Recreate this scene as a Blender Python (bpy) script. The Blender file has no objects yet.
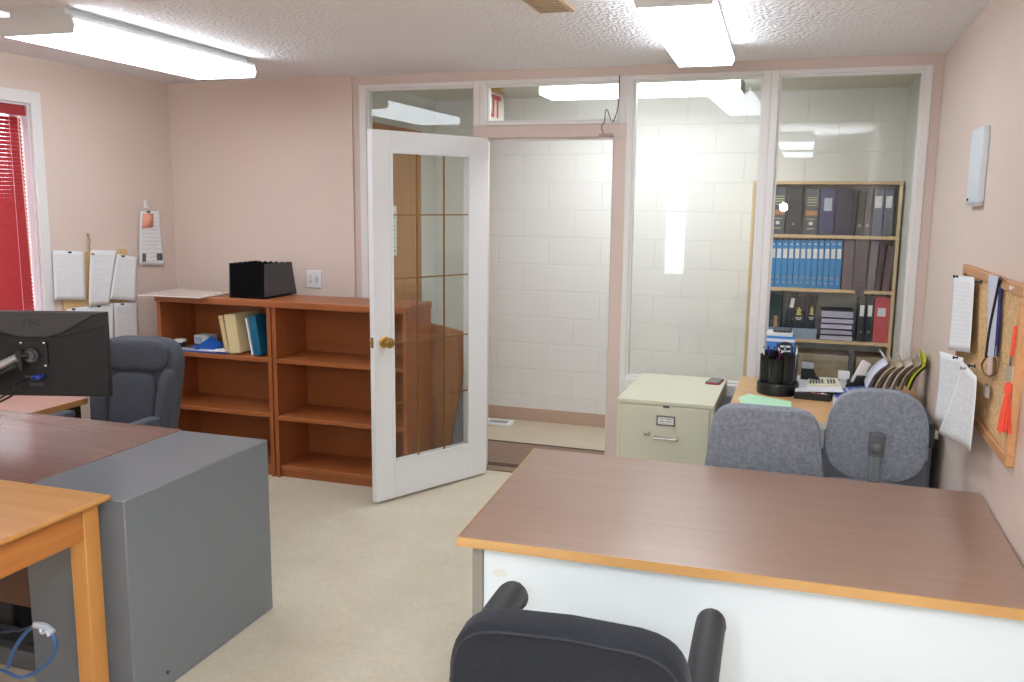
LAMP, LAMPH, FLASH, BOUNCE, EXPO = 6, 10, 22, 350, .74
import bpy, math, random
from mathutils import Matrix, Vector
random.seed(7)
S = bpy.context.scene
C = bpy.context.collection
PI = math.pi
# ---------------------------------------------------------------- camera
YAW, PITCH, ROLL, FPX, CAMZ = .3202, .1553, .0105, 876.5, 1.6664
cy, sy = math.cos(YAW), math.sin(YAW); cp, sp = math.cos(PITCH), math.sin(PITCH); cr, sr = math.cos(ROLL), math.sin(ROLL)
_r = Vector((cy, sy, 0)); _f = Vector((-sy, cy, 0)); _u = Vector((0, 0, 1))
FWD = cp*_f - sp*_u; U2 = sp*_f + cp*_u
RGT = cr*_r + sr*U2; UPV = -sr*_r + cr*U2
CAM = Vector((0, 0, CAMZ))
cd = bpy.data.cameras.new('camera'); cam = bpy.data.objects.new('camera', cd); C.objects.link(cam)
cd.sensor_width = 36; cd.lens = FPX/1024*36; cd.clip_start = .05
M3 = Matrix((RGT, UPV, -FWD)).transposed()
cam.matrix_world = Matrix.Translation(CAM) @ M3.to_4x4()
S.camera = cam

def ray(u, v): return RGT*((u-512)/FPX) - UPV*((v-341)/FPX) + FWD
def at(u, v, axis, val):            # where the sight line through a photo point meets a plane of the room
    d = ray(u, v); t = (val-CAM[axis])/d[axis]
    return CAM + d*t

# ---------------------------------------------------------------- materials
def lin(c):
    return tuple((x/255/12.92 if x/255 <= .04045 else ((x/255+.055)/1.055)**2.4) for x in c) + (1,)
_mats = {}
def newmat(name):
    m = bpy.data.materials.new(name); m.use_nodes = True
    nt = m.node_tree; b = nt.nodes['Principled BSDF']
    return m, nt, b
def N(nt, typ, **kw):
    n = nt.nodes.new(typ)
    for k, v in kw.items(): setattr(n, k, v)
    return n
def coords(nt, scale=(1, 1, 1), kind='Object', rot=(0, 0, 0), loc=(0, 0, 0)):
    t = N(nt, 'ShaderNodeTexCoord'); mp = N(nt, 'ShaderNodeMapping')
    mp.inputs['Scale'].default_value = scale; mp.inputs['Rotation'].default_value = rot; mp.inputs['Location'].default_value = loc
    nt.links.new(t.outputs[kind], mp.inputs['Vector']); return mp.outputs['Vector']
def plain(name, c, rough=.5, metal=0, bump=None, var=0, varscale=8, spec=.5, sheen=0):
    if name in _mats: return _mats[name]
    m, nt, b = newmat(name)
    b.inputs['Base Color'].default_value = lin(c); b.inputs['Roughness'].default_value = rough
    b.inputs['Metallic'].default_value = metal; b.inputs['Specular IOR Level'].default_value = spec
    if sheen: b.inputs['Sheen Weight'].default_value = sheen
    if var:
        v = coords(nt); n = N(nt, 'ShaderNodeTexNoise'); n.inputs['Scale'].default_value = varscale; n.inputs['Detail'].default_value = 4
        nt.links.new(v, n.inputs['Vector'])
        r = N(nt, 'ShaderNodeValToRGB'); r.color_ramp.elements[0].position = .3; r.color_ramp.elements[1].position = .7
        a = tuple(max(0, x*(1-var)) for x in c); d = tuple(min(255, x*(1+var)) for x in c)
        r.color_ramp.elements[0].color = lin(a); r.color_ramp.elements[1].color = lin(d)
        nt.links.new(n.outputs['Fac'], r.inputs['Fac']); nt.links.new(r.outputs['Color'], b.inputs['Base Color'])
    if bump:
        v = coords(nt); n = N(nt, 'ShaderNodeTexNoise'); n.inputs['Scale'].default_value = bump[0]; n.inputs['Detail'].default_value = 5
        bp = N(nt, 'ShaderNodeBump'); bp.inputs['Strength'].default_value = bump[1]; bp.inputs['Distance'].default_value = .01
        nt.links.new(v, n.inputs['Vector']); nt.links.new(n.outputs['Fac'], bp.inputs['Height']); nt.links.new(bp.outputs['Normal'], b.inputs['Normal'])
    _mats[name] = m; return m
def wood(name, c1, c2, grain='x', rough=.4, scale=1.0, contrast=1.0, spec=.5):
    if name in _mats: return _mats[name]
    m, nt, b = newmat(name)
    sc = {'x': (1.2, 22, 22), 'y': (22, 1.2, 22), 'z': (22, 22, 1.2)}[grain]
    v = coords(nt, tuple(k*scale for k in sc))
    n = N(nt, 'ShaderNodeTexNoise'); n.inputs['Scale'].default_value = 1.6; n.inputs['Detail'].default_value = 7; n.inputs['Roughness'].default_value = .65; n.inputs['Distortion'].default_value = .6
    nt.links.new(v, n.inputs['Vector'])
    r = N(nt, 'ShaderNodeValToRGB'); r.color_ramp.elements[0].position = .5-.18*contrast; r.color_ramp.elements[1].position = .5+.2*contrast
    r.color_ramp.elements[0].color = lin(c1); r.color_ramp.elements[1].color = lin(c2)
    nt.links.new(n.outputs['Fac'], r.inputs['Fac']); nt.links.new(r.outputs['Color'], b.inputs['Base Color'])
    b.inputs['Roughness'].default_value = rough; b.inputs['Specular IOR Level'].default_value = spec
    _mats[name] = m; return m
def fabric(name, c, var=.12, scale=260):
    if name in _mats: return _mats[name]
    m, nt, b = newmat(name); b.inputs['Roughness'].default_value = .95; b.inputs['Specular IOR Level'].default_value = .15
    b.inputs['Sheen Weight'].default_value = .08
    v = coords(nt); n = N(nt, 'ShaderNodeTexNoise'); n.inputs['Scale'].default_value = scale; n.inputs['Detail'].default_value = 2
    n2 = N(nt, 'ShaderNodeTexNoise'); n2.inputs['Scale'].default_value = 70
    nt.links.new(v, n.inputs['Vector']); nt.links.new(v, n2.inputs['Vector'])
    mx = N(nt, 'ShaderNodeMath', operation='ADD'); nt.links.new(n.outputs['Fac'], mx.inputs[0]); nt.links.new(n2.outputs['Fac'], mx.inputs[1])
    h = N(nt, 'ShaderNodeMath', operation='MULTIPLY'); h.inputs[1].default_value = .5; nt.links.new(mx.outputs[0], h.inputs[0])
    r = N(nt, 'ShaderNodeValToRGB'); r.color_ramp.elements[0].position = .35; r.color_ramp.elements[1].position = .65
    r.color_ramp.elements[0].color = lin(tuple(x*(1-var) for x in c)); r.color_ramp.elements[1].color = lin(tuple(min(255, x*(1+var)) for x in c))
    nt.links.new(h.outputs[0], r.inputs['Fac']); nt.links.new(r.outputs['Color'], b.inputs['Base Color'])
    bp = N(nt, 'ShaderNodeBump'); bp.inputs['Strength'].default_value = .25; bp.inputs['Distance'].default_value = .004
    nt.links.new(n.outputs['Fac'], bp.inputs['Height']); nt.links.new(bp.outputs['Normal'], b.inputs['Normal'])
    _mats[name] = m; return m
def glassmat(name, tint=(.97, .985, .975), k=1.0):
    if name in _mats: return _mats[name]
    m = bpy.data.materials.new(name); m.use_nodes = True; nt = m.node_tree; nt.nodes.clear()
    o = N(nt, 'ShaderNodeOutputMaterial'); mx = N(nt, 'ShaderNodeMixShader'); f = N(nt, 'ShaderNodeFresnel'); ge = N(nt, 'ShaderNodeNewGeometry'); io = N(nt, 'ShaderNodeMapRange'); io.inputs['To Min'].default_value = 1.45; io.inputs['To Max'].default_value = 1/1.45
    nt.links.new(ge.outputs['Backfacing'], io.inputs['Value']); nt.links.new(io.outputs[0], f.inputs['IOR'])
    t = N(nt, 'ShaderNodeBsdfTransparent'); t.inputs['Color'].default_value = tint + (1,)
    g = N(nt, 'ShaderNodeBsdfGlossy'); g.inputs['Roughness'].default_value = 0.0
    mu = N(nt, 'ShaderNodeMath', operation='MULTIPLY'); mu.inputs[1].default_value = k; mu.use_clamp = True
    nt.links.new(f.outputs[0], mu.inputs[0]); nt.links.new(mu.outputs[0], mx.inputs[0])
    nt.links.new(t.outputs[0], mx.inputs[1]); nt.links.new(g.outputs[0], mx.inputs[2]); nt.links.new(mx.outputs[0], o.inputs[0])
    _mats[name] = m; return m
def glow(name, c, s):
    if name in _mats: return _mats[name]
    m, nt, b = newmat(name); b.inputs['Base Color'].default_value = lin(c)
    b.inputs['Emission Color'].default_value = lin(c); b.inputs['Emission Strength'].default_value = s
    _mats[name] = m; return m
def paper(name, c=(238, 238, 238), lines=26, ink=.13, margin=.12):
    """white sheet with rows of small grey print laid out on its UV map"""
    if name in _mats: return _mats[name]
    m, nt, b = newmat(name); b.inputs['Roughness'].default_value = .85; b.inputs['Specular IOR Level'].default_value = .2
    L = nt.links.new
    t = N(nt, 'ShaderNodeTexCoord'); sx = N(nt, 'ShaderNodeSeparateXYZ'); L(t.outputs['UV'], sx.inputs[0])
    def mth(op, a, bb=None):
        n = N(nt, 'ShaderNodeMath', operation=op)
        for i, q in enumerate((a, bb)):
            if q is None: continue
            if isinstance(q, (int, float)): n.inputs[i].default_value = q
            else: L(q, n.inputs[i])
        return n.outputs[0]
    row = mth('MULTIPLY', sx.outputs['Y'], lines)
    stripe = mth('LESS_THAN', mth('FRACT', row), .4)
    cb = N(nt, 'ShaderNodeCombineXYZ'); L(mth('MULTIPLY', sx.outputs['X'], 9), cb.inputs[0]); L(mth('FLOOR', row), cb.inputs[1])
    nz = N(nt, 'ShaderNodeTexNoise'); nz.inputs['Scale'].default_value = 1.7; L(cb.outputs[0], nz.inputs['Vector'])
    word = mth('GREATER_THAN', nz.outputs['Fac'], .44)
    inx = mth('MULTIPLY', mth('GREATER_THAN', sx.outputs['X'], margin), mth('LESS_THAN', sx.outputs['X'], 1-margin))
    iny = mth('MULTIPLY', mth('GREATER_THAN', sx.outputs['Y'], .08), mth('LESS_THAN', sx.outputs['Y'], .9))
    f = mth('MULTIPLY', mth('MULTIPLY', stripe, word), mth('MULTIPLY', inx, iny)); f = mth('MULTIPLY', f, ink)
    mix = N(nt, 'ShaderNodeMix', data_type='RGBA'); L(f, mix.inputs['Factor'])
    mix.inputs['A'].default_value = lin(c); mix.inputs['B'].default_value = lin((60, 60, 65)); L(mix.outputs['Result'], b.inputs['Base Color'])
    _mats[name] = m; return m
def blockmat():
    m, nt, b = newmat('painted_block'); L = nt.links.new
    t = N(nt, 'ShaderNodeTexCoord'); sx = N(nt, 'ShaderNodeSeparateXYZ'); L(t.outputs['Object'], sx.inputs[0])
    a = N(nt, 'ShaderNodeMath', operation='ADD'); a.inputs[1].default_value = 8.03; L(sx.outputs['X'], a.inputs[0])
    cb = N(nt, 'ShaderNodeCombineXYZ'); L(a.outputs[0], cb.inputs[0]); L(sx.outputs['Z'], cb.inputs[1])
    br = N(nt, 'ShaderNodeTexBrick'); br.offset = .5; br.inputs['Scale'].default_value = 1; br.inputs['Brick Width'].default_value = .4; br.inputs['Row Height'].default_value = .2028
    br.inputs['Mortar Size'].default_value = .0055; br.inputs['Mortar Smooth'].default_value = .6; br.inputs['Bias'].default_value = 0
    c = (229, 227, 222)
    br.inputs['Color1'].default_value = lin(c); br.inputs['Color2'].default_value = lin((227, 225, 220)); br.inputs['Mortar'].default_value = lin((222, 220, 214))
    L(cb.outputs[0], br.inputs['Vector']); L(br.outputs['Color'], b.inputs['Base Color'])
    nz = N(nt, 'ShaderNodeTexNoise'); nz.inputs['Scale'].default_value = 90; L(t.outputs['Object'], nz.inputs['Vector'])
    mu = N(nt, 'ShaderNodeMath', operation='MULTIPLY'); mu.inputs[1].default_value = .12; L(nz.outputs['Fac'], mu.inputs[0])
    sb = N(nt, 'ShaderNodeMath', operation='SUBTRACT'); L(mu.outputs[0], sb.inputs[0]); L(br.outputs['Fac'], sb.inputs[1])
    bp = N(nt, 'ShaderNodeBump'); bp.inputs['Strength'].default_value = .35; bp.inputs['Distance'].default_value = .005
    L(sb.outputs[0], bp.inputs['Height']); L(bp.outputs['Normal'], b.inputs['Normal']); b.inputs['Roughness'].default_value = .75
    return m
def popcorn():
    m, nt, b = newmat('popcorn_ceiling'); L = nt.links.new
    v = coords(nt); vo = N(nt, 'ShaderNodeTexVoronoi'); vo.inputs['Scale'].default_value = 55; vo.inputs['Randomness'].default_value = 1
    n = N(nt, 'ShaderNodeTexNoise'); n.inputs['Scale'].default_value = 45; n.inputs['Detail'].default_value = 6
    L(v, vo.inputs['Vector']); L(v, n.inputs['Vector'])
    s = N(nt, 'ShaderNodeMath', operation='SUBTRACT'); L(n.outputs['Fac'], s.inputs[0]); L(vo.outputs['Distance'], s.inputs[1])
    bp = N(nt, 'ShaderNodeBump'); bp.inputs['Strength'].default_value = .75; bp.inputs['Distance'].default_value = .01
    L(s.outputs[0], bp.inputs['Height']); L(bp.outputs['Normal'], b.inputs['Normal'])
    b.inputs['Base Color'].default_value = lin((246, 243, 244)); b.inputs['Roughness'].default_value = 1; b.inputs['Specular IOR Level'].default_value = .1
    return m
def floormat(name, c, c2):
    m, nt, b = newmat(name); L = nt.links.new
    v = coords(nt); n = N(nt, 'ShaderNodeTexNoise'); n.inputs['Scale'].default_value = 3; n.inputs['Detail'].default_value = 9; n.inputs['Roughness'].default_value = .75
    n2 = N(nt, 'ShaderNodeTexVoronoi'); n2.inputs['Scale'].default_value = 60
    L(v, n.inputs['Vector']); L(v, n2.inputs['Vector'])
    a = N(nt, 'ShaderNodeMath', operation='MULTIPLY_ADD'); a.inputs[1].default_value = .25; L(n2.outputs['Distance'], a.inputs[0]); L(n.outputs['Fac'], a.inputs[2])
    r = N(nt, 'ShaderNodeValToRGB'); r.color_ramp.elements[0].position = .35; r.color_ramp.elements[1].position = .8
    r.color_ramp.elements[0].color = lin(c2); r.color_ramp.elements[1].color = lin(c)
    L(a.outputs[0], r.inputs['Fac']); L(r.outputs['Color'], b.inputs['Base Color']); b.inputs['Roughness'].default_value = .42; b.inputs['Specular IOR Level'].default_value = .35
    return m
def corkmat(name='cork'):
    return plain(name, (214, 178, 128), .95, var=.14, varscale=120, bump=(200, .3))

# ---------------------------------------------------------------- mesh building
class MB:
    def __init__(s): s.v, s.f, s.m, s.uv, s.cur, s.T = [], [], [], [], 0, None
    def mat(s, i): s.cur = i; return s
    def xf(s, T): s.T = T; return s
    def add(s, vs, fs, uvs=None):
        o = len(s.v)
        vs = [Vector(p) for p in vs]
        if s.T is not None: vs = [s.T @ p for p in vs]
        s.v += vs
        for i, f in enumerate(fs):
            s.f.append([o+k for k in f]); s.m.append(s.cur); s.uv.append(uvs[i] if uvs else None)
        return s
    def box(s, x0, x1, y0, y1, z0, z1):
        x0, x1 = min(x0, x1), max(x0, x1); y0, y1 = min(y0, y1), max(y0, y1); z0, z1 = min(z0, z1), max(z0, z1)
        return s.add([(x0,y0,z0),(x1,y0,z0),(x1,y1,z0),(x0,y1,z0),(x0,y0,z1),(x1,y0,z1),(x1,y1,z1),(x0,y1,z1)],
                     [(0,3,2,1),(4,5,6,7),(0,1,5,4),(1,2,6,5),(2,3,7,6),(3,0,4,7)])
    def prism(s, pts, axis, a, b):
        n = len(pts)
        def P(p, k):
            return {0: (k, p[0], p[1]), 1: (p[0], k, p[1]), 2: (p[0], p[1], k)}[axis]
        ar = sum(pts[i][0]*pts[(i+1) % n][1]-pts[(i+1) % n][0]*pts[i][1] for i in range(n))
        if (ar < 0) != (axis == 1): pts = pts[::-1]
        a, b = min(a, b), max(a, b)
        vs = [P(p, a) for p in pts]+[P(p, b) for p in pts]
        fs = [tuple(range(n))[::-1], tuple(range(n, 2*n))]+[(i, (i+1) % n, n+(i+1) % n, n+i) for i in range(n)]
        return s.add(vs, fs)
    def slab(s, quad, h):         # quad of 3-D points, extruded by vector h
        q = [Vector(p) for p in quad]; h = Vector(h); n = len(q)
        nrm = (q[1]-q[0]).cross(q[2]-q[1])
        if nrm.dot(h) < 0: q = q[::-1]
        return s.add(q+[p+h for p in q], [tuple(range(n))[::-1], tuple(range(n, 2*n))]+[(i, (i+1) % n, n+(i+1) % n, n+i) for i in range(n)])
    def tube(s, pts, r, n=10, closed=False):
        pts = [Vector(p) for p in pts]; k = len(pts); rr = r if isinstance(r, (list, tuple)) else [r]*k
        tans = []
        for i in range(k):
            a = pts[i-1] if (i or closed) else pts[0]; b = pts[(i+1) % k] if (i < k-1 or closed) else pts[-1]
            tans.append((b-a).normalized())
        up = Vector((0, 0, 1)) if abs(tans[0].z) < .9 else Vector((1, 0, 0))
        e = tans[0].cross(up).normalized(); rings = []; vs = []
        for i in range(k):
            if i: e = (e-tans[i]*e.dot(tans[i])).normalized()
            g = tans[i].cross(e)
            for j in range(n):
                a = 2*PI*j/n; vs.append(pts[i]+(e*math.cos(a)+g*math.sin(a))*rr[i])
        fs = []
        for i in range(k if closed else k-1):
            for j in range(n):
                a0 = i*n+j; a1 = i*n+(j+1) % n; i2 = (i+1) % k
                fs.append((a0, a1, i2*n+(j+1) % n, i2*n+j))
        if not closed: fs += [tuple(range(n))[::-1], tuple(range((k-1)*n, k*n))]
        return s.add(vs, fs)
    def cyl(s, a, b, r, n=20, r2=None): return s.tube([a, b], [r, r if r2 is None else r2], n)
    def lathe(s, prof, c=(0, 0, 0), n=24, axis='z'):
        vs, fs = [], []
        for (r, z) in prof:
            for j in range(n):
                a = 2*PI*j/n; p = (r*math.cos(a), r*math.sin(a), z)
                if axis == 'x': p = (p[2], p[0], p[1])
                if axis == 'y': p = (p[1], p[2], p[0])
                vs.append((p[0]+c[0], p[1]+c[1], p[2]+c[2]))
        for i in range(len(prof)-1):
            for j in range(n): fs.append((i*n+j, i*n+(j+1) % n, (i+1)*n+(j+1) % n, (i+1)*n+j))
        fs += [tuple(range(n))[::-1], tuple(range((len(prof)-1)*n, len(prof)*n))]
        return s.add(vs, fs)
    def pad(s, c, size, e1=.45, e2=.45, nu=28, nv=18, warp=None):   # superellipsoid cushion
        def sg(x, p): return math.copysign(abs(x)**p, x)
        vs, fs = [], []
        for i in range(nv+1):
            ph = -PI/2+PI*i/nv
            for j in range(nu):
                th = 2*PI*j/nu
                p = Vector((sg(math.cos(ph), e1)*sg(math.cos(th), e2)*size[0]/2, sg(math.cos(ph), e1)*sg(math.sin(th), e2)*size[1]/2, sg(math.sin(ph), e1)*size[2]/2))
                if warp: p = Vector(warp(p))
                vs.append(p+Vector(c))
        for i in range(nv):
            for j in range(nu): fs.append((i*nu+j, i*nu+(j+1) % nu, (i+1)*nu+(j+1) % nu, (i+1)*nu+j))
        return s.add(vs, fs)
    def sheet(s, fn, nu=8, nv=8):       # fn(u,v)->point, with UVs
        vs = [fn(i/nu, j/nv) for j in range(nv+1) for i in range(nu+1)]
        fs, uv = [], []
        for j in range(nv):
            for i in range(nu):
                fs.append((j*(nu+1)+i, j*(nu+1)+i+1, (j+1)*(nu+1)+i+1, (j+1)*(nu+1)+i))
                uv.append([(i/nu, j/nv), ((i+1)/nu, j/nv), ((i+1)/nu, (j+1)/nv), (i/nu, (j+1)/nv)])
        return s.add(vs, fs, uv)
    def build(s, name, mats, parent=None, world=True, bev=0, solid=0, smooth=True, loc=None, sub=0):
        me = bpy.data.meshes.new(name)
        W = WM.get(parent.name, Matrix()) if parent is not None else Matrix.Translation(Vector(loc if loc else (0, 0, 0)))
        vs = s.v
        if world:
            I = W.inverted(); vs = [I @ p for p in vs]
        me.from_pydata([tuple(p) for p in vs], [], s.f)
        if not isinstance(mats, (list, tuple)): mats = [mats]
        for m in mats: me.materials.append(m)
        me.polygons.foreach_set('material_index', [min(k, len(mats)-1) for k in s.m])
        if any(u for u in s.uv):
            ul = me.uv_layers.new(name='UVMap')
            for p, u in zip(me.polygons, s.uv):
                if u:
                    for li, c in zip(p.loop_indices, u): ul.data[li].uv = c
        if smooth:
            me.polygons.foreach_set('use_smooth', [True]*len(me.polygons)); me.set_sharp_from_angle(angle=math.radians(38))
        me.update()
        o = bpy.data.objects.new(name, me); C.objects.link(o)
        if parent is not None: o.parent = parent; WM[o.name] = W
        else: o.location = W.translation; WM[o.name] = W
        if solid:
            md = o.modifiers.new('thickness', 'SOLIDIFY'); md.thickness = solid; md.offset = 0
        if bev:
            md = o.modifiers.new('bevel', 'BEVEL'); md.width = bev; md.segments = 2; md.limit_method = 'ANGLE'; md.angle_limit = math.radians(50)
        if sub:
            md = o.modifiers.new('smooth', 'SUBSURF'); md.levels = sub; md.render_levels = sub
        return o
WM = {}
def tag(o, label=None, cat=None, group=None, kind=None):
    if label: o['label'] = label
    if cat: o['category'] = cat
    if group: o['group'] = group
    if kind: o['kind'] = kind
    return o
def thing(name, label, cat, loc=(0, 0, 0), rz=0, group=None, kind=None):
    o = bpy.data.objects.new(name, None); o.empty_display_size = .05; C.objects.link(o)
    o.location = loc; o.rotation_euler = (0, 0, rz)
    WM[o.name] = Matrix.Translation(Vector(loc)) @ Matrix.Rotation(rz, 4, 'Z')
    return tag(o, label, cat, group, kind)
def single(name, mb, mats, label, cat, loc=None, group=None, **kw):
    if loc is None:
        xs = [p.x for p in mb.v]; ys = [p.y for p in mb.v]; zs = [p.z for p in mb.v]
        loc = ((min(xs)+max(xs))/2, (min(ys)+max(ys))/2, min(zs))
    return tag(mb.build(name, mats, None, True, loc=loc, **kw), label, cat, group)
def struct(name, mb, mats, parent=None, label=None, **kw):
    o = mb.build(name, mats, parent, **kw)
    if parent is None: o['kind'] = 'structure'
    if label: o['label'] = label
    return o
def copy_tree(root, loc, rz, label, group=None):
    r = root.copy(); C.objects.link(r); r.location = loc; r.rotation_euler = (0, 0, rz); r['label'] = label
    if group: r['group'] = group
    WM[r.name] = Matrix.Translation(Vector(loc)) @ Matrix.Rotation(rz, 4, 'Z')
    for ch in list(root.children):
        c = ch.copy(); C.objects.link(c); c.parent = r; WM[c.name] = WM[r.name]
        for g in list(ch.children):
            d = g.copy(); C.objects.link(d); d.parent = c; WM[d.name] = WM[r.name]
    return r
def lettering(body, name, size, mat, parent, T, ext=.0006, align='CENTER', bold=0):
    """raised letters as a mesh part; T places the text plane (x right, y up) in the world"""
    cu = bpy.data.curves.new('txt', 'FONT'); cu.body = body; cu.size = size; cu.extrude = ext; cu.align_x = align; cu.align_y = 'CENTER'; cu.resolution_u = 2; cu.offset = bold
    t = bpy.data.objects.new('txt', cu); C.objects.link(t); bpy.context.view_layer.update()
    me = bpy.data.meshes.new_from_object(t.evaluated_get(bpy.context.evaluated_depsgraph_get()))
    bpy.data.objects.remove(t); bpy.data.curves.remove(cu)
    W = WM.get(parent.name, Matrix()); me.transform(W.inverted() @ T)
    me.materials.clear(); me.materials.append(mat); me.name = name
    o = bpy.data.objects.new(name, me); C.objects.link(o); o.parent = parent; WM[o.name] = W
    return o
def frame_T(o, x, y):      # matrix with given origin and x / y axes
    x = Vector(x).normalized(); y = Vector(y); y = (y-x*y.dot(x)).normalized(); z = x.cross(y)
    m = Matrix((x, y, z)).transposed().to_4x4(); m.translation = Vector(o); return m
def bez(p, n=8):           # smooth Catmull-Rom path
    p = [Vector(q) for q in p]; q = [p[0]]+p+[p[-1]]; out = []
    for i in range(1, len(q)-2):
        for k in range(n):
            t = k/n
            out.append(.5*((2*q[i])+(-q[i-1]+q[i+1])*t+(2*q[i-1]-5*q[i]+4*q[i+1]-q[i+2])*t*t+(-q[i-1]+3*q[i]-3*q[i+1]+q[i+2])*t**3))
    return out+[p[-1]]
def rrect(w, h, r, n=6, cx=0, cy=0):
    pts = []
    for (sx, sy_, a0) in ((1, 1, 0), (-1, 1, 90), (-1, -1, 180), (1, -1, 270)):
        for k in range(n+1):
            a = math.radians(a0+90*k/n); pts.append((cx+sx*(w/2-r)+r*math.cos(a), cy+sy_*(h/2-r)+r*math.sin(a)))
    return pts
# ================================================================ SETTING
XL, XR, YB, H, YR = -4.118, .612, 5.04, 2.44, -3.0
YH, HXL, HXR = 6.36, -2.75, .575          # the corridor beyond the glass: block wall, its left and right ends
m_wall = plain('wall_paint', (224, 205, 192), .6, bump=(60, .05))
m_pink = plain('pink_trim_paint', (217, 198, 188), .55)
m_white = plain('white_trim_paint', (232, 229, 226), .4)
m_doorw = plain('white_door_paint', (236, 236, 237), .35)
m_hallw = plain('hall_wall_paint', (204, 203, 194), .6)
m_block = blockmat()
m_glass = glassmat('clear_glass')
m_brass = plain('brass', (190, 150, 85), .3, 1)
m_chrome = plain('chrome', (200, 200, 200), .25, 1)
m_black = plain('black_plastic', (26, 26, 28), .45)
m_dgrey = plain('dark_grey_metal', (70, 72, 75), .5)
m_wht = plain('white_plastic', (236, 235, 232), .4)

struct('floor', MB().box(XL-.1, XR+.1, YR-.1, 5.05, -.06, 0), floormat('beige_linoleum', (214, 203, 182), (197, 185, 162)))
struct('floor_hall', MB().box(HXL-.1, HXR+.1, 5.05, YH+.1, -.06, 0), floormat('hall_linoleum', (205, 190, 168), (192, 176, 152)))
struct('ceiling', MB().box(XL-.1, XR+.1, YR-.1, 5.05, H, H+.06), popcorn())
struct('ceiling_hall', MB().box(HXL-.1, HXR+.1, 5.13, YH+.1, H, H+.06), plain('hall_ceiling_paint', (205, 203, 190), .8))
# left wall with the window opening
WY0, WY1, WZ0, WZ1 = 2.45, 3.885, .98, 2.185
w = MB(); xo = XL-.13
w.box(xo, XL, YR-.1, WY0, 0, H).box(xo, XL, WY1, 5.16, 0, H).box(xo, XL, WY0, WY1, 0, WZ0).box(xo, XL, WY0, WY1, WZ1, H)
struct('wall_left', w, m_wall, smooth=False)
struct('wall_back', MB().box(XL, -2.735, 5.022, 5.16, 0, H), m_wall)
struct('wall_right', MB().box(XR, XR+.12, YR-.1, 5.13, 0, H), m_wall)
RX0, RX1, RZ0, RZ1 = -1.99, -1.69, .655, 2.035
w = MB(); w.box(XL, RX0, YR-.12, YR, 0, H).box(RX1, XR, YR-.12, YR, 0, H).box(RX0, RX1, YR-.12, YR, 0, RZ0).box(RX0, RX1, YR-.12, YR, RZ1, H)
struct('wall_rear', w, m_wall, smooth=False)
struct('wall_hall_back', MB().box(HXL-.1, HXR+.1, YH, YH+.12, 0, H), m_block)
struct('wall_hall_right', MB().box(HXR, HXR+.1, 5.13, YH, 0, H), m_hallw)
struct('wall_hall_left', MB().box(HXL-.1, HXL, 5.16, YH, 0, H), m_hallw)
struct('baseboard_hall', MB().box(HXL, HXR, YH-.012, YH, 0, .10), plain('pinkish_brown_base', (190, 162, 142), .5), bev=.003)
struct('baseboard_left', MB().box(XL, XL+.012, YR, 5.02, 0, .09), plain('base_vinyl', (150, 128, 112), .5))
struct('baseboard_right', MB().box(XR-.012, XR, YR, 5.04, 0, .09), plain('base_vinyl', (150, 128, 112), .5))

# ---- glazed partition
m_panel = plain('lower_panel_paint', (206, 206, 210), .5)
struct('trim_1', MB().box(-2.735, XR, YB, 5.12, 2.385, H), m_pink)
struct('trim_2', MB().box(-2.735, -2.69, YB, 5.12, 0, 2.385), m_pink)
struct('trim_3', MB().box(.565, XR, YB, 5.12, 0, 2.385), m_pink)
j = MB().box(-1.925, -.997, 5.03, 5.135, 2.052, 2.123).box(-1.072, -.997, 5.03, 5.135, 0, 2.052).box(-1.925, -1.857, 5.03, 5.135, 0, 2.052)
o = struct('trim_4', j, m_pink, bev=.003)
st = MB().box(-1.857, -1.072, 5.075, 5.10, 2.036, 2.052).box(-1.084, -1.072, 5.075, 5.10, 0, 2.036)
struct('door_stop', st, m_white, o)
struct('trim_5', MB().box(-2.69, -1.925, 5.055, 5.11, 0, .595), m_panel)
struct('trim_6', MB().box(-.965, .565, 5.055, 5.11, 0, .595), m_panel)
def bay(n, x0, x1, z0, z1, l, r, t, b, label, foot=False):
    root = thing('window_%d' % n, None, None, (0, 0, 0)); root['kind'] = 'structure'; root['label'] = label
    f = MB(); y0, y1 = YB-.008, 5.115
    f.box(x0, x0+l, y0, y1, 0 if foot else z0, z1).box(x1-r, x1, y0, y1, z0, z1).box(x0+l, x1-r, y0, y1, z1-t, z1).box(x0+l, x1-r, y0-.012, y1, z0, z0+b)
    struct('frame', f, m_white, root, bev=.003)
    s = .012; a0, a1, c0, c1 = x0+l, x1-r, z0+b, z1-t
    g = MB()
    for (ya, yb) in ((5.055, 5.070), (5.078, 5.1)):
        g.box(a0, a0+s, ya, yb, c0, c1).box(a1-s, a1, ya, yb, c0, c1).box(a0+s, a1-s, ya, yb, c1-s, c1).box(a0+s, a1-s, ya, yb, c0, c0+s)
    struct('glazing_bead', g, m_white, root)
    struct('glass_pane', MB().box(a0, a1, 5.071, 5.077, c0, c1), m_glass, root)
bay(2, -2.69, -1.887, .595, 2.385, .045, .038, .024, .066, 'tall glass pane left of the open door')
bay(3, -1.887, -1.005, 2.123, 2.385, .036, .04, .024, .02, 'glass transom above the doorway')
bay(4, -1.005, -.222, .595, 2.385, .04, .04, .024, .066, 'tall glass pane behind the filing cabinet', True)
bay(5, -.222, .565, .595, 2.385, .04, .04, .024, .066, 'tall glass pane in front of the binder shelf')

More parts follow.
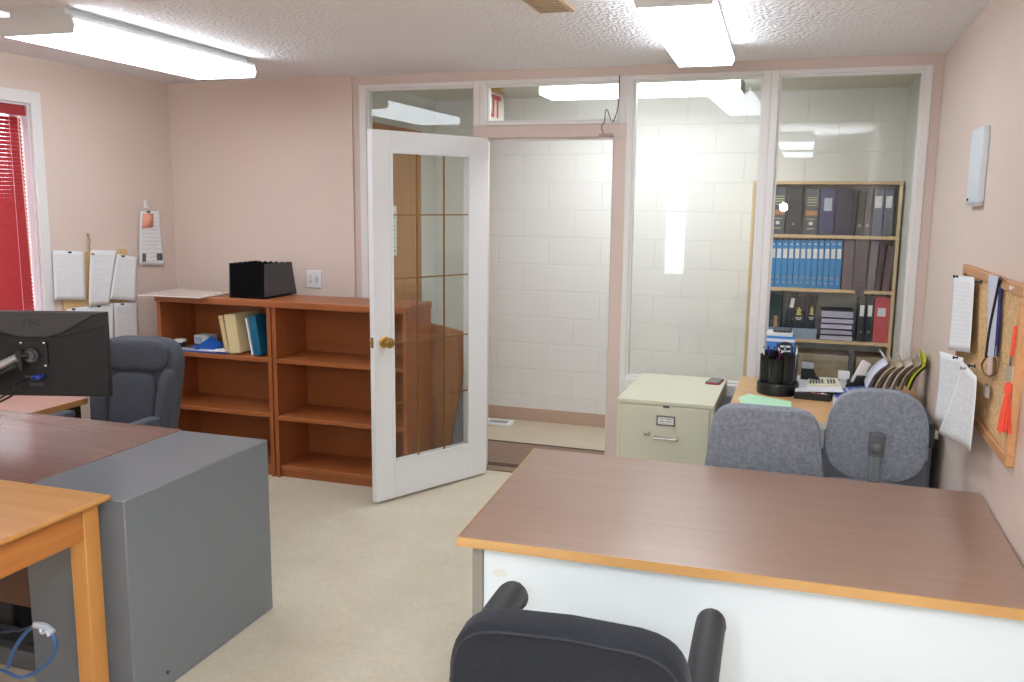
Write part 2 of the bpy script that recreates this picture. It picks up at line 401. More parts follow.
# ---- French door standing open into the room
A = Vector((-1.80, 4.95, 0)); B = Vector((-2.179, 4.212, 0)); d = (B-A).normalized()
door = thing('door_1', None, None, (A.x, A.y, .012), math.atan2(d.y, d.x)); door['kind'] = 'structure'
door['label'] = 'white French door with brass grille, standing open beside the bookcases'
LW, LH, TH = .832, 2.033, .04; g0, g1, gz0, gz1 = .150, .704, .21, 1.921
lf = MB()
lf.box(0, g0, -TH, 0, 0, LH).box(g1, LW, -TH, 0, 0, LH).box(g0, g1, -TH, 0, 0, gz0).box(g0, g1, -TH, 0, gz1, LH)
struct('door_leaf', lf, m_doorw, door, world=False, bev=.002)
bd = MB()
for (ya, yb) in ((-.005, .004), (-TH-.006, -TH+.008)):
    bd.box(g0-.012, g0+.003, ya, yb, gz0-.012, gz1+.012).box(g1-.006, g1+.012, ya, yb, gz0-.012, gz1+.012).box(g0+.006, g1-.006, ya, yb, gz1-.006, gz1+.012).box(g0+.006, g1-.006, ya, yb, gz0-.012, gz0+.006)
struct('glazing_bead', bd, m_doorw, door, world=False, bev=.002)
struct('glass_pane', MB().box(g0, g1, -.010, -.006, gz0, gz1), m_glass, door, world=False)
gr = MB()
for x in (.334, .528): gr.box(x-.0035, x+.0035, -.0125, -.0045, gz0, gz1)
for z in (1.588, 1.242, .886, .544): gr.box(g0, g1, -.012, -.004, z-.0035, z+.0035)
struct('brass_grille', gr, plain('grille_brass', (150, 112, 62), .4, .6), door, world=False)
for s in (0, 1):
    kp = [(.004, .0), (.031, .0), (.033, .006), (.026, .011), (.013, .014), (.011, .03), (.017, .036), (.027, .046), (.029, .056), (.024, .065), (.012, .069), (.002, .07)]
    pr = [(r, (z if not s else -TH-z)) for r, z in kp]
    kb = struct('door_knob', MB().lathe(pr, (.768, 0, .901), 24, 'y'), m_brass, door, world=False)
struct('latch_plate', MB().box(LW-.001, LW+.0015, -TH+.008, -.008, .872, .93).box(LW, LW+.009, -.027, -.014, .893, .909), m_brass, door, world=False)
for z in (.2, 1.0, 1.83):
    struct('hinge', MB().cyl((-.006, -TH-.004, z-.045), (-.006, -TH-.004, z+.045), .007, 12).box(-.0015, .0, -TH, -.004, z-.045, z+.045), m_brass, door, world=False)

# ---- oak door at the corridor's end
m_oak = wood('golden_oak', (160, 108, 58), (190, 135, 78), 'z', .45)
d2 = thing('door_2', None, None, (HXL, 5.2, 0)); d2['kind'] = 'structure'; d2['label'] = 'golden oak door at the end of the corridor, notice taped on it'
dz = 2.09
struct('door_leaf', MB().box(HXL, HXL+.035, 5.24, 5.94, .01, dz), m_oak, d2, bev=.003)
cs = MB().box(HXL, HXL+.045, 5.17, 5.24, 0, dz).box(HXL, HXL+.045, 5.94, 6.0, 0, dz).box(HXL, HXL+.05, 5.17, 6.0, dz, 2.18)
struct('door_casing', cs, wood('oak_casing', (150, 98, 50), (178, 122, 68), 'z', .45), d2, bev=.004)
nt_ = MB().sheet(lambda u, v: (HXL+.038+.002*math.sin(u*3), 5.38+.215*u, 1.30+.345*v), 4, 6)
single('door_notice', nt_, paper('notice_print', lines=12, ink=.5), 'white printed notice taped on the oak door, seen through the French door glass', 'notice', solid=.0008)

# ---- left window
w1 = thing('window_1', None, None, (XL, WY0, WZ0)); w1['kind'] = 'structure'; w1['label'] = 'white framed window with a red blind on the left wall'
f = MB(); c = .068
f.box(XL, XL+.018, WY0-c, WY0, WZ0-c, WZ1+c).box(XL, XL+.018, WY1, WY1+c, WZ0-c, WZ1+c).box(XL, XL+.018, WY0, WY1, WZ1, WZ1+c).box(XL, XL+.03, WY0, WY1, WZ0-c, WZ0)
struct('casing', f, m_white, w1, bev=.003)
f = MB(); f.box(XL-.13, XL, WY0, WY0+.012, WZ0, WZ1).box(XL-.13, XL, WY1-.012, WY1, WZ0, WZ1).box(XL-.13, XL, WY0+.012, WY1-.012, WZ1-.012, WZ1).box(XL-.13, XL, WY0+.012, WY1-.012, WZ0, WZ0+.012)
f.box(XL-.125, XL-.095, WY0+.012, WY0+.05, WZ0, WZ1).box(XL-.125, XL-.095, WY1-.05, WY1-.012, WZ0, WZ1).box(XL-.125, XL-.095, WY0, WY1, WZ0, WZ0+.05).box(XL-.125, XL-.095, WY0, WY1, WZ1-.05, WZ1)
struct('frame', f, plain('window_jamb', (222, 212, 218), .5), w1)
struct('glass_pane', MB().box(XL-.112, XL-.108, WY0+.05, WY1-.05, WZ0+.05, WZ1-.05), m_glass, w1)
m_red = plain('red_blind', (160, 36, 42), .5)
bl = thing('window_blind', 'red horizontal slat blind hanging closed in the left window', 'blind', (XL-.05, 3.15, WZ1-.06))
by0, by1 = WY0+.02, WY1-.018
bb = MB().box(XL-.075, XL-.025, by0, by1, WZ1-.06, WZ1-.014)
bb.box(XL-.022, XL-.012, by0-.005, by1+.004, WZ1-.068, WZ1-.012)
bb.build('headrail', m_red, bl, bev=.003)
sl = MB(); nsl = 50; top = WZ1-.075; pit = (top-(WZ0+.03))/nsl
for i in range(nsl):
    zc = top-pit*(i+.5); a = math.radians(60); hx, hz = .0135*math.cos(a), .0125*math.sin(a)
    xs = XL-.05; n_ = Vector((math.sin(a), 0, math.cos(a)))*.0009
    pts = [(xs+hx, -hz+zc), (xs+.0022, zc+.001), (xs-hx, hz+zc), (xs-hx-.0007, hz+zc-.0005), (xs+.001, zc-.0005), (xs+hx-.0008, zc-hz-.0003)]
    sl.prism(pts, 1, by0, by1)
sl.build('slats', m_red, bl)
rl = MB().box(XL-.062, XL-.038, by0, by1, WZ0+.013, WZ0+.03); rl.build('bottom_rail', m_red, bl, bev=.003)
for y in (by1-.085, by1-.62, by0+.1): MB().cyl((XL-.034, y, WZ1-.06), (XL-.034, y, WZ0+.02), .0012, 6).build('ladder_cord', plain('blind_cord', (226, 190, 190), .8), bl)
MB().tube([(XL-.02, by1-.04, WZ1-.07), (XL-.018, by1-.042, 1.9), (XL-.016, by1-.03, 1.25)], .003, 8).build('tilt_wand', plain('wand', (226, 180, 150), .3), bl)
# rear window: a narrow upright light beside the photographer's door
w7 = thing('window_6', None, None, (RX0, YR, RZ0)); w7['kind'] = 'structure'; w7['label'] = 'narrow upright window in the rear wall, seen only as a reflection'
f = MB(); f.box(RX0-.05, RX0, YR, YR+.015, RZ0-.05, RZ1+.05).box(RX1, RX1+.05, YR, YR+.015, RZ0-.05, RZ1+.05).box(RX0, RX1, YR, YR+.015, RZ1, RZ1+.05).box(RX0, RX1, YR, YR+.015, RZ0-.05, RZ0)
f.box(RX0, RX1, YR-.1, YR-.06, 1.56, 1.6)
struct('frame', f, m_white, w7); struct('glass_pane', MB().box(RX0, RX1, YR-.085, YR-.08, RZ0, RZ1), m_glass, w7)

# ================================================================ LIGHTS
def lamp_box(name, label, loc, rz, w_, l_, h_, emit, group, gap=.012, soft=True):
    t = thing(name, label, 'ceiling light', loc, rz, group)
    sh = plain('lamp_sheet_metal', (214, 214, 212), .5)
    b = MB().box(-w_/2+.05, w_/2-.05, -l_/2+.01, l_/2-.01, -.03, 0)
    b.box(-w_/2+.015, w_/2-.015, -l_/2, l_/2, -.045, -.03)
    b.build('housing', sh, t, world=False)
    for s in (-1, 1):
        e = MB().prism([(-w_/2+.012, -.03), (w_/2-.012, -.03), (w_/2, -h_*.72), (w_/2-.012, -h_), (-w_/2+.012, -h_), (-w_/2, -h_*.72)], 1, s*l_/2-.004, s*l_/2+.004)
        e.build('end_plate', sh, t, world=False)
    df = MB().prism([(-w_/2+.014, -.046), (w_/2-.014, -.046), (w_/2-.002, -h_*.72), (w_/2-.014, -h_+.001), (-w_/2+.014, -h_+.001), (-w_/2+.002, -h_*.72)], 1, -l_/2+.005, l_/2-.005)
    df.build('diffuser', emit, t, world=False, smooth=False)
    return t
E_L = glow('lit_diffuser', (234, 244, 255), LAMP)
lamp_box('fluorescent_light', 'long fluorescent ceiling light over the left desk, near the window wall', (-3.08, 3.61, H), .028, .385, 1.31, .105, E_L, 'fluorescent ceiling lights')
lamp_box('fluorescent_light', 'narrower fluorescent ceiling light above the brown topped desk, pointing at the glass partition', (-.495, 3.83, H), .03, .28, 1.36, .1, E_L, 'fluorescent ceiling lights')
lamp_box('fluorescent_light', 'fluorescent ceiling light out in the corridor behind the glass transom', (-1.02, 5.56, H), PI/2, .34, 1.22, .1, glow('lit_diffuser_hall', (240, 248, 255), LAMPH), 'fluorescent ceiling lights')
for x_, y_, lab_ in ((-.16, -.36, 'just behind the camera'), (-3.0, -.4, 'added unseen at the left behind the camera for frontal light'), (-.16, -2.1, 'added unseen near the rear right corner for frontal light'), (-3.0, -2.1, 'added unseen near the rear left corner for frontal light')):  # first one mirrors in the glass; the rest are added for frontal fill
    lamp_box('fluorescent_light', 'fluorescent ceiling light ' + lab_, (x_, y_, H), 0, .385, 1.31, .105, E_L, 'fluorescent ceiling lights')
fl = bpy.data.lights.new('camera_flash', 'POINT'); fl.energy = FLASH; fl.shadow_soft_size = .045; fl.color = (.86, .94, 1)
fo = bpy.data.objects.new('camera_flash', fl); C.objects.link(fo); fo.location = (-.25, 0, 1.66)
bl_ = bpy.data.lights.new('bounce_flash', 'SPOT'); bl_.energy = BOUNCE; bl_.spot_size = math.radians(90); bl_.spot_blend = .6; bl_.shadow_soft_size = .04; bl_.color = (.86, .94, 1)
bo = bpy.data.objects.new('bounce_flash', bl_); C.objects.link(bo); bo.location = (-.03, -.02, 1.80); bo.rotation_euler = (math.radians(180-26), 0, 0)
W = bpy.data.worlds.new('daylight'); S.world = W; W.use_nodes = True
W.node_tree.nodes['Background'].inputs['Color'].default_value = (.86, .93, 1, 1); W.node_tree.nodes['Background'].inputs['Strength'].default_value = 5.5
# ceiling register
vt = thing('ceiling_vent', 'beige ceiling air register between the two fluorescent lights', 'vent', (-1.02, 3.42, H))
MB().box(-.055, .095, -.16, .14, -.012, 0).build('frame', plain('beige_register', (196, 170, 138), .5), vt, world=False, bev=.004)
s = MB()
for i in range(7): s.box(-.04, .08, -.14+i*.037, -.14+i*.037+.022, -.017, -.011)
s.build('louvers', plain('beige_register_dark', (176, 150, 118), .5), vt, world=False)
S.view_settings.view_transform = 'Standard'; S.view_settings.look = 'None'; S.view_settings.gamma = 1; S.view_settings.use_curve_mapping = False
S.view_settings.exposure = EXPO

# ---- doorway details
mt = thing('entry_mat', 'brown ribbed entry mat on the corridor floor just past the doorway', 'mat', (-1.5, 5.4, 0))
MB().box(-2.4, -.9, 5.13, 5.66, 0, .012).build('mat_body', plain('brown_mat', (142, 118, 100), .95, var=.1, varscale=90, bump=(300, .5)), mt)
for y in (5.675, 5.145, 5.165): MB().box(-2.4, -.9, y-.008, y+.008, 0, .014).build('mat_edge', plain('mat_rubber', (84, 66, 54), .7), mt)
struct('trim_7', MB().box(-1.857, -1.072, 5.035, 5.125, 0, .008), plain('threshold_metal', (150, 128, 104), .4, .6), bev=.002)
fr = thing('floor_register', 'white slotted floor register by the corridor block wall', 'vent', (-2.15, 6.16, 0))
MB().box(-2.42, -2.04, 6.1, 6.24, 0, .022).build('body', m_wht, fr, bev=.004)
s = MB()
for i in range(8): s.box(-2.21+i*.018, -2.2+i*.018, 6.12, 6.2, .021, .0228)
s.build('slots', m_black, fr)
# header hook and cable
hk = thing('door_latch', 'bent wire latch bracket on the pink door header', 'latch', (-1.11, 5.03, 2.06))
MB().box(-1.155, -1.075, 5.012, 5.03, 2.055, 2.067).build('base', plain('pinkish_metal', (176, 150, 148), .45, .3), hk)
MB().tube(bez([(-1.125, 5.015, 2.066), (-1.14, 5.012, 2.1), (-1.122, 5.01, 2.135), (-1.118, 5.01, 2.19), (-1.108, 5.01, 2.197), (-1.095, 5.01, 2.165), (-1.085, 5.012, 2.135)]), .003, 8).build('wire_hook', plain('steel_wire', (120, 112, 112), .4, .8), hk)
MB().cyl((-1.098, 5.012, 2.068), (-1.098, 5.012, 2.09), .005, 10).build('screw', m_chrome, hk)
cb = MB().tube(bez([(-1.045, 5.02, 2.385), (-1.045, 5.018, 2.28), (-1.05, 5.014, 2.2), (-1.066, 5.012, 2.145), (-1.078, 5.012, 2.128)]), .0035, 8)
single('hanging_cable', cb, plain('grey_cable', (84, 86, 86), .5), 'thin dark cable hanging down beside the door header latch', 'cable')
# exit sign
ex = thing('exit_sign', 'clear exit sign with red letters hanging from a brass canopy in the corridor', 'sign', (-1.96, 5.5, H))
ye_ = at(503.5, 106, 0, -1.96).y-.12
MB().lathe([(.02, -.0), (.06, -.0), (.06, -.014), (.045, -.028), (.03, -.04), (.012, -.045)], (-1.96, ye_, H), 20).build('canopy', m_brass, ex)
MB().box(-1.972, -1.948, ye_-.1, ye_+.1, 2.372, 2.396).build('mounting_bar', m_brass, ex, bev=.004)
ye = at(503.5, 106, 0, -1.96).y
pl = MB().xf(Matrix.Translation((-1.96, ye, 2.28))).prism([(-.33, -.07), (-.31, -.095), (-.03, -.095), (0, -.065), (0, .06), (-.03, .09), (-.31, .09), (-.33, .065)], 0, -.004, .004)
pl.build('sign_plate', plain('frosted_acrylic', (214, 212, 202), .3), ex)
lettering('EXIT', 'lettering', .19, plain('exit_red', (205, 40, 60), .5), ex, frame_T((-1.9555, ye-.27, 2.28), (0, 1, 0), (0, 0, 1)), .001, bold=.006)
# wall switch
sw = thing('wall_switch', 'white double switch plate on the pink wall above the right bookcase', 'switch', (-3.03, 5.022, 1.165))
MB().box(-3.085, -2.975, 5.014, 5.022, 1.109, 1.224).build('plate', m_wht, sw, bev=.003)
for x in (-3.052, -3.008):
    MB().box(x-.012, x+.012, 5.011, 5.0145, 1.14, 1.19).box(x-.004, x+.004, 5.002, 5.012, 1.16, 1.178).build('toggle', plain('ivory_toggle', (210, 206, 200), .4), sw)
# ================================================================ LEFT WALL: cork board and papers
m_paper = paper('printed_sheet'); m_paper2 = paper('light_print', lines=18, ink=.08); m_paper3 = paper('form_print', lines=34, ink=.2)
def hung(name, label, axis, val, corners, mats, curl=.01, group=None, sign=1, cat='paper', n=10, pin=True, pinmat=None, pinuv=(.5, .97), parts=None):
    """sheet of paper on a wall: corners TL,TR,BR,BL given as photo points on the wall's plane"""
    q = [at(u, v, axis, val) for u, v in corners]
    nrm = Vector([sign if i == axis else 0 for i in range(3)])
    def fn(u, v):
        p = (q[3]*(1-u)+q[2]*u)*(1-v)+(q[0]*(1-u)+q[1]*u)*v
        return p+nrm*(curl*(1-v)**1.6*(.6+.4*math.sin(u*5+val))+.002)
    c = sum(q, Vector())/4
    t = thing(name, label, cat, tuple(c), 0, group)
    MB().sheet(fn, n, n).build('sheet', mats, t, solid=.0007)
    if pin:
        p = fn(*pinuv)
        k = MB(); ax = 'xyz'[axis]
        b = p+nrm*.0006
        prof = [(.006, .0), (.006, .002), (.003, .004), (.003, .01), (.0065, .013), (.0065, .016), (.003, .018)]
        k.lathe([(r, z*sign) for r, z in prof], tuple(b), 10, ax)
        k.build('push_pin', pinmat or m_black, t)
    return t, fn, nrm
X1 = XL+.02
cbt = thing('cork_board', 'small cork board covered with pinned papers beside the window', 'cork board', (XL, 4.28, .9))
MB().box(XL, XL+.014, 4.02, 4.555, .885, 1.355).build('cork_panel', corkmat(), cbt, bev=.003)
pt = at(88, 234, 0, XL+.012); pb = at(92, 257, 0, XL+.018)
MB().tube(bez([tuple(pt), (XL+.016, pt.y+.006, pt.z-.04), (XL+.018, pt.y-.002, pt.z-.09), tuple(pb)]), .005, 8).build('hanging_ribbon', plain('tan_ribbon', (186, 150, 118), .8), cbt)
MB().cyl((XL, pt.y, pt.z), (XL+.02, pt.y, pt.z), .004, 8).build('nail', m_chrome, cbt)
hung('pinned_paper', 'sparsely printed white sheet at the top left of the cork board, next to the window', 0, X1+.004, [(52, 250), (84, 251.5), (84, 300), (53, 300)], m_paper2, .012)
hung('pinned_paper', 'tilted white sheet under the ribbon at the cork board centre', 0, X1+.012, [(90, 250), (117, 250), (108, 304), (87, 307)], m_paper, .012, pinmat=m_brass, pinuv=(.06, .93))
hung('pinned_paper', 'printed white sheet overlapping the right edge of the cork board, upper row', 0, X1+.02, [(117, 254), (137, 257), (134, 301), (108, 299)], m_paper, .014, pinuv=(.25, .97))
hung('pinned_paper', 'white sheet in the lower row mostly hidden behind the monitor', 0, X1+.004, [(66, 309), (90, 306), (90, 352), (68, 355)], m_paper2, .01, pinuv=(.25, .98))
hung('pinned_paper', 'lower row white sheet in the middle, behind the monitor corner', 0, X1+.008, [(88, 306), (114, 303), (113, 349), (90, 352)], m_paper2, .01, pinuv=(.35, .97))
hung('pinned_paper', 'lower row printed sheet at the right, above the blue grey chair', 0, X1+.014, [(114, 303), (137, 302), (138, 347), (114, 349)], m_paper, .012, pinuv=(.3, .97))
nt2, fn, nr = hung('wall_notice', 'printed notice with an orange sticky note hanging alone near the room corner', 0, XL+.008, [(140, 211), (160, 211), (162, 265), (137, 265.5)], paper('notice_text', lines=14, ink=.16), .02, cat='notice', pinuv=(.36, .985))
a0 = [fn(u, v)+nr*.0035 for u, v in ((.08, .68), (.62, .70), (.64, .95), (.12, .95))]
MB().sheet(lambda u, v: (a0[0]*(1-u)+a0[1]*u)*(1-v)+(a0[3]*(1-u)+a0[2]*u)*v, 2, 2).build('sticky_note', plain('orange_note', (255, 178, 150), .8), nt2, solid=.0005)
for (ua, ub, va, vb, nm) in ((.12, .3, .07, .22, 'printed_picture'), (.74, .95, .09, .22, 'printed_picture')):
    a1 = [fn(u, v)+nr*.0012 for u, v in ((ua, va), (ub, va), (ub, vb), (ua, vb))]
    MB().sheet(lambda u, v: (a1[0]*(1-u)+a1[1]*u)*(1-v)+(a1[3]*(1-u)+a1[2]*u)*v, 2, 2).build(nm, plain('print_grey', (84, 84, 88), .8, var=.4, varscale=60), nt2)
hp = at(145, 205, 0, XL)
h_ = MB().box(XL, XL+.006, hp.y-.012, hp.y+.012, hp.z-.022, hp.z+.03).tube(bez([(XL+.006, hp.y, hp.z-.005), (XL+.02, hp.y, hp.z-.02), (XL+.022, hp.y, hp.z-.008)]), .004, 8)
single('wall_hook', h_, m_wht, 'small white adhesive hook holding up the notice near the corner', 'hook')

# ================================================================ BOOKCASES beside the French door
m_ch = wood('cherry_laminate', (150, 84, 42), (168, 98, 52), 'x', .38, .8, 1.2)
m_chv = wood('cherry_laminate_upright', (146, 80, 40), (164, 94, 50), 'z', .38, .8, 1.2)
YF, YBK, ZT = 4.45, 4.80, 1.085
def bookcase(x0, x1, shelves, label):
    t = thing('bookcase', label, 'bookcase', ((x0+x1)/2, (YF+YBK)/2, 0), 0, 'low cherry bookcases')
    th = .026
    for xa in (x0, x1-th): MB().box(xa, xa+th, YF+.004, YBK, 0, ZT-.042).build('side_panel', m_chv, t, bev=.002)
    MB().box(x0-.006, x1+.006, YF-.008, YBK+.004, ZT-.042, ZT).build('top_panel', m_ch, t, bev=.006)
    MB().box(x0+th, x1-th, YBK-.012, YBK-.004, .03, ZT-.042).build('back_panel', m_ch, t)
    for z in shelves: MB().box(x0+th, x1-th, YF+.006, YBK-.012, z-.026, z).build('shelf', m_ch, t, bev=.002)
    MB().box(x0+th, x1-th, YF+.015, YBK-.012, .045, .075).build('bottom_shelf', m_ch, t, bev=.002)
    MB().box(x0+th, x1-th, YF+.03, YF+.045, 0, .045).build('kick_board', m_ch, t)
    return t
bookcase(-3.815, -2.995, (.735, .395), 'low cherry bookcase in the corner with folders on its middle shelf')
bookcase(-2.985, -2.105, (.735, .385), 'empty low cherry bookcase beside the open French door')
# on top of the bookcases
pg = MB(); q = [at(u, v, 2, ZT+.001) for u, v in ((138, 295.5), (200, 298.5), (236, 293), (178, 289))]
pg.slab(q, (0, 0, .006))
single('glossy_panel', pg, plain('glossy_white_panel', (226, 214, 206), .12), 'glossy pale flat panel lying on top of the corner bookcase', 'panel')
og = thing('file_sorter', 'black plastic file sorter standing on the two bookcases', 'file sorter', (-3.18, 4.63, ZT))
ox0, ox1 = -3.305, -3.07; m_bk = plain('sorter_black', (10, 10, 12), .8, spec=.1)
MB().box(ox0, ox1+.02, 4.50, 4.79, ZT, ZT+.012).build('base', m_bk, og, bev=.003)
for i in range(6):
    yb = 4.53+i*.05; h0 = .205
    n = 24; top = [(ox1+.008-(ox1+.008-ox0)*k/n, ZT+h0+.005*math.cos(k/n*2*PI*6)) for k in range(n+1)]
    MB().prism([(ox0, ZT+.012), (ox1+.008, ZT+.012)]+top, 1, yb-.02, yb-.016).build('divider', m_bk, og)
for xa, nm in ((ox0-.004, 'end_panel'), (ox1+.008, 'end_panel')):
    MB().prism([(4.50, ZT), (4.85, ZT+.0), (4.80, ZT+.208), (4.51, ZT+.208)], 0, xa, xa+.005).build(nm, plain('sorter_grey', (62, 62, 66), .4), og)
# middle shelf of the corner bookcase
zs = .735
def bookbox(name, label, cat, x0, x1, y0, y1, z0, z1, cover, lean=0, page=(236, 232, 222), group=None, spine_label=None):
    """book / folder: cover boards around a page block, leaning about its lower edge"""
    t = thing(name, label, cat, ((x0+x1)/2, (y0+y1)/2, z0), 0, group)
    P = Matrix.Translation((x1 if lean > 0 else x0, 0, z0)) @ Matrix.Rotation(lean, 4, 'Y') @ Matrix.Translation((-(x1 if lean > 0 else x0), 0, -z0))
    k = min(.003, (x1-x0)*.2)
    c = MB().xf(P); c.box(x0, x0+k, y0, y1, z0, z1).box(x1-k, x1, y0, y1, z0, z1).box(x0+k, x1-k, y0, y0+k, z0, z1)
    c.build('cover', cover, t, bev=.0012)
    MB().xf(P).box(x0+k, x1-k, y0+k+.001, y1-.006, z0+.006, z1-.008).build('pages', plain('page_block_%d_%d_%d' % page, page, .9), t)
    if spine_label:
        for (za, zb, mm) in spine_label:
            MB().xf(P).box(x0+(x1-x0)*.16, x1-(x1-x0)*.16, y0-.0008, y0, z0+(z1-z0)*za, z0+(z1-z0)*zb).build('spine_label', mm, t)
    return t
m_man = plain('manila', (206, 180, 134), .8)
bookbox('file_folder', 'tan file folder leaning leftmost on the corner bookcase shelf', 'folder', -3.355, -3.325, 4.50, 4.72, zs+.004, zs+.235, m_man, -.18, (150, 150, 110))
bookbox('file_folder', 'thick cream file folder leaning beside the tan one', 'folder', -3.315, -3.235, 4.49, 4.74, zs+.004, zs+.245, plain('cream_card', (216, 196, 150), .8), -.13, (216, 200, 160))
bookbox('booklet', 'thin white booklet leaning against the teal binder', 'booklet', -3.158, -3.146, 4.49, 4.72, zs+.004, zs+.232, plain('white_card', (226, 230, 236), .6), -.17)
bookbox('binder', 'teal blue binder leaning at the right end of the corner bookcase shelf', 'binder', -3.135, -3.085, 4.485, 4.74, zs+.004, zs+.246, plain('teal_vinyl', (18, 96, 128), .4), -.14)
m_blu = plain('blue_plastic', (36, 92, 178), .35)
for i, (lab, pts, dz_, mm) in enumerate((
        ('dark blue plastic folder lying at the bottom of the shelf heap', ((-3.66, 4.47), (-3.33, 4.465), (-3.34, 4.74), (-3.64, 4.75)), 0, plain('blue_folder', (30, 72, 150), .35)),
        ('pale sheet folder in the heap on the corner bookcase shelf', ((-3.64, 4.475), (-3.40, 4.472), (-3.40, 4.72), (-3.62, 4.73)), .008, plain('pale_blue_sheet', (178, 200, 232), .5)),
        ('light printed leaflet lying in front of the cream folder', ((-3.52, 4.468), (-3.345, 4.47), (-3.35, 4.63), (-3.50, 4.65)), .014, m_paper2),
        ('bright blue plastic folder on top of the shelf heap', ((-3.62, 4.52), (-3.42, 4.53), (-3.42, 4.75), (-3.60, 4.74)), .022, m_blu))):
    s_ = MB().slab([(x, y, zs+.001+dz_) for x, y in pts], (0, 0, .006))
    single('plastic_folder', s_, mm, lab, 'folder')
tp = MB().xf(Matrix.Translation((-3.50, 4.53, zs+.03)) @ Matrix.Rotation(.25, 4, 'X')).prism([(-.07, 0), (.07, 0), (0, .05)], 1, -.05, .05)
single('cardboard_tent', tp, m_blu, 'small bright blue folded card standing on the folder heap', 'card', loc=(-3.52, 4.60, zs+.028))
jr = thing('ink_jar', 'round dark jar with a white lid at the left of the shelf heap', 'jar', (-3.72, 4.54, zs))
MB().lathe([(.03, 0), (.036, .004), (.036, .04), (.034, .045)], (-3.72, 4.54, zs), 20).build('jar_body', plain('jar_dark', (36, 34, 36), .3), jr)
MB().lathe([(.037, .045), (.038, .047), (.038, .06), (.034, .064), (.004, .065)], (-3.72, 4.54, zs), 20).build('lid', m_wht, jr)
st = thing('rubber_stamp', 'small rubber stamp with a knob between the jar and the white box', 'stamp', (-3.665, 4.52, zs))
MB().box(-3.69, -3.64, 4.49, 4.53, zs, zs+.018).build('base', plain('stamp_cream', (206, 196, 176), .5), st, bev=.003)
MB().lathe([(.006, .018), (.005, .03), (.01, .04), (.01, .05), (.004, .056)], (-3.665, 4.51, zs), 14).build('handle', m_black, st)
bx = thing('tissue_box', 'small white carton on the corner bookcase shelf behind the blue folder', 'carton', (-3.6, 4.62, zs))
MB().box(-3.66, -3.56, 4.60, 4.70, zs+.03, zs+.085).build('carton_body', plain('white_carton', (214, 214, 216), .7), bx, bev=.002)
MB().box(-3.65, -3.6, 4.597, 4.60, zs+.04, zs+.075).build('label', plain('carton_label', (150, 160, 176), .7), bx)
# board wedged between the bookcases and the glass
Rb = Matrix.Translation((-1.898, 4.915, .888)) @ Matrix.Rotation(.19, 4, 'Y') @ Matrix.Rotation(.03, 4, 'X')
lb = MB().xf(Rb).box(-.50, 0, -.011, .011, -.80, 0)
single('leaning_board', lb, wood('brown_board', (170, 118, 82), (190, 136, 98), 'z', .4, .6), 'brown laminate board leaning askew behind the empty bookcase, seen through the door glass', 'board', loc=(-2.2, 4.915, 0), bev=.003)

# ================================================================ CORRIDOR BINDER SHELF
YS = 6.06
m_pine = wood('light_maple', (206, 176, 134), (218, 190, 148), 'z', .45)
m_pineh = wood('light_maple_shelf', (204, 172, 130), (216, 188, 146), 'x', .45)
hx0, hx1, hzt = -.350, .562, 1.832
hb = thing('bookcase', 'tall light maple shelf of binders behind the right hand glass pane', 'bookcase', (.11, YS+.14, 0))
for xa in (hx0, hx1-.02): MB().box(xa, xa+.02, YS, YH-.01, 0, hzt-.022).build('side_panel', m_pine, hb, bev=.002)
MB().box(hx0, hx1, YS, YH-.01, hzt-.022, hzt).build('top_panel', m_pineh, hb, bev=.002)
SH = (1.487, 1.137, .80, .45, .08)
for z in SH: MB().box(hx0+.02, hx1-.02, YS+.004, YH-.012, z-.022, z).build('shelf', m_pineh, hb, bev=.002)
def px(u, v=250): return at(u, v, 0+1, YS+.02).x
def pz(u, v): return at(u, v, 1, YS+.02).z
m_lab = plain('white_label', (226, 226, 224), .6, var=.05, varscale=200)
m_ring = plain('ring_steel', (150, 152, 156), .3, .9)
def binder(label, ua, ub, vtop, z0, col, vref, lean=0, deco=None, depth=.24, group=None, ringhole=True, name='binder', rough=.35, ztop=None, y=None):
    xa, xb = px(ua, vref), px(ub, vref); zt = ztop if ztop else pz((ua+ub)/2, vtop); y0 = (y if y else YS+.02)
    t = thing(name, label, name.split('_')[-1], ((xa+xb)/2, y0+depth/2, z0), 0, group)
    px_ = xb if lean > 0 else xa
    P = Matrix.Translation((px_, 0, z0)) @ Matrix.Rotation(lean, 4, 'Y') @ Matrix.Translation((-px_, 0, -z0))
    g = min(.001, (xb-xa)*.05); xa += g; xb -= g; k = .0035
    key = 'vinyl_%d_%d_%d' % col; m = plain(key, col, rough)
    c = MB().xf(P); c.box(xa, xa+k, y0+k, y0+depth, z0+.001, zt).box(xb-k, xb, y0+k, y0+depth, z0+.001, zt).box(xa, xb, y0, y0+k, z0+.001, zt)
    c.build('cover', m, t, bev=.0015)
    MB().xf(P).box(xa+k, xb-k, y0+.02, y0+depth-.02, z0+.008, zt-.02).build('pages', plain('page_block_232_230_226', (232, 230, 226), .9), t)
    w_ = xb-xa; hh = zt-z0
    for dd in (deco or []):
        (fa, fb, za, zb, mm, nm) = dd
        MB().xf(P).box(xa+w_*fa, xa+w_*fb, y0-.0009, y0+.0003, z0+hh*za, z0+hh*zb).build(nm, mm, t)
    if ringhole:
        MB().xf(P).lathe([(.0045, -.0012), (.0085, -.0012), (.0085, .0002), (.0045, .0002)], ((xa+xb)/2, y0, z0+hh*.22), 12, 'y').build('finger_ring', m_ring, t)
    return t
m_gilt = plain('gilt', (206, 204, 160), .4, .2); m_cop = plain('copper_band', (182, 130, 92), .4, .3); m_silv = plain('silver_stamp', (170, 176, 190), .35, .4)
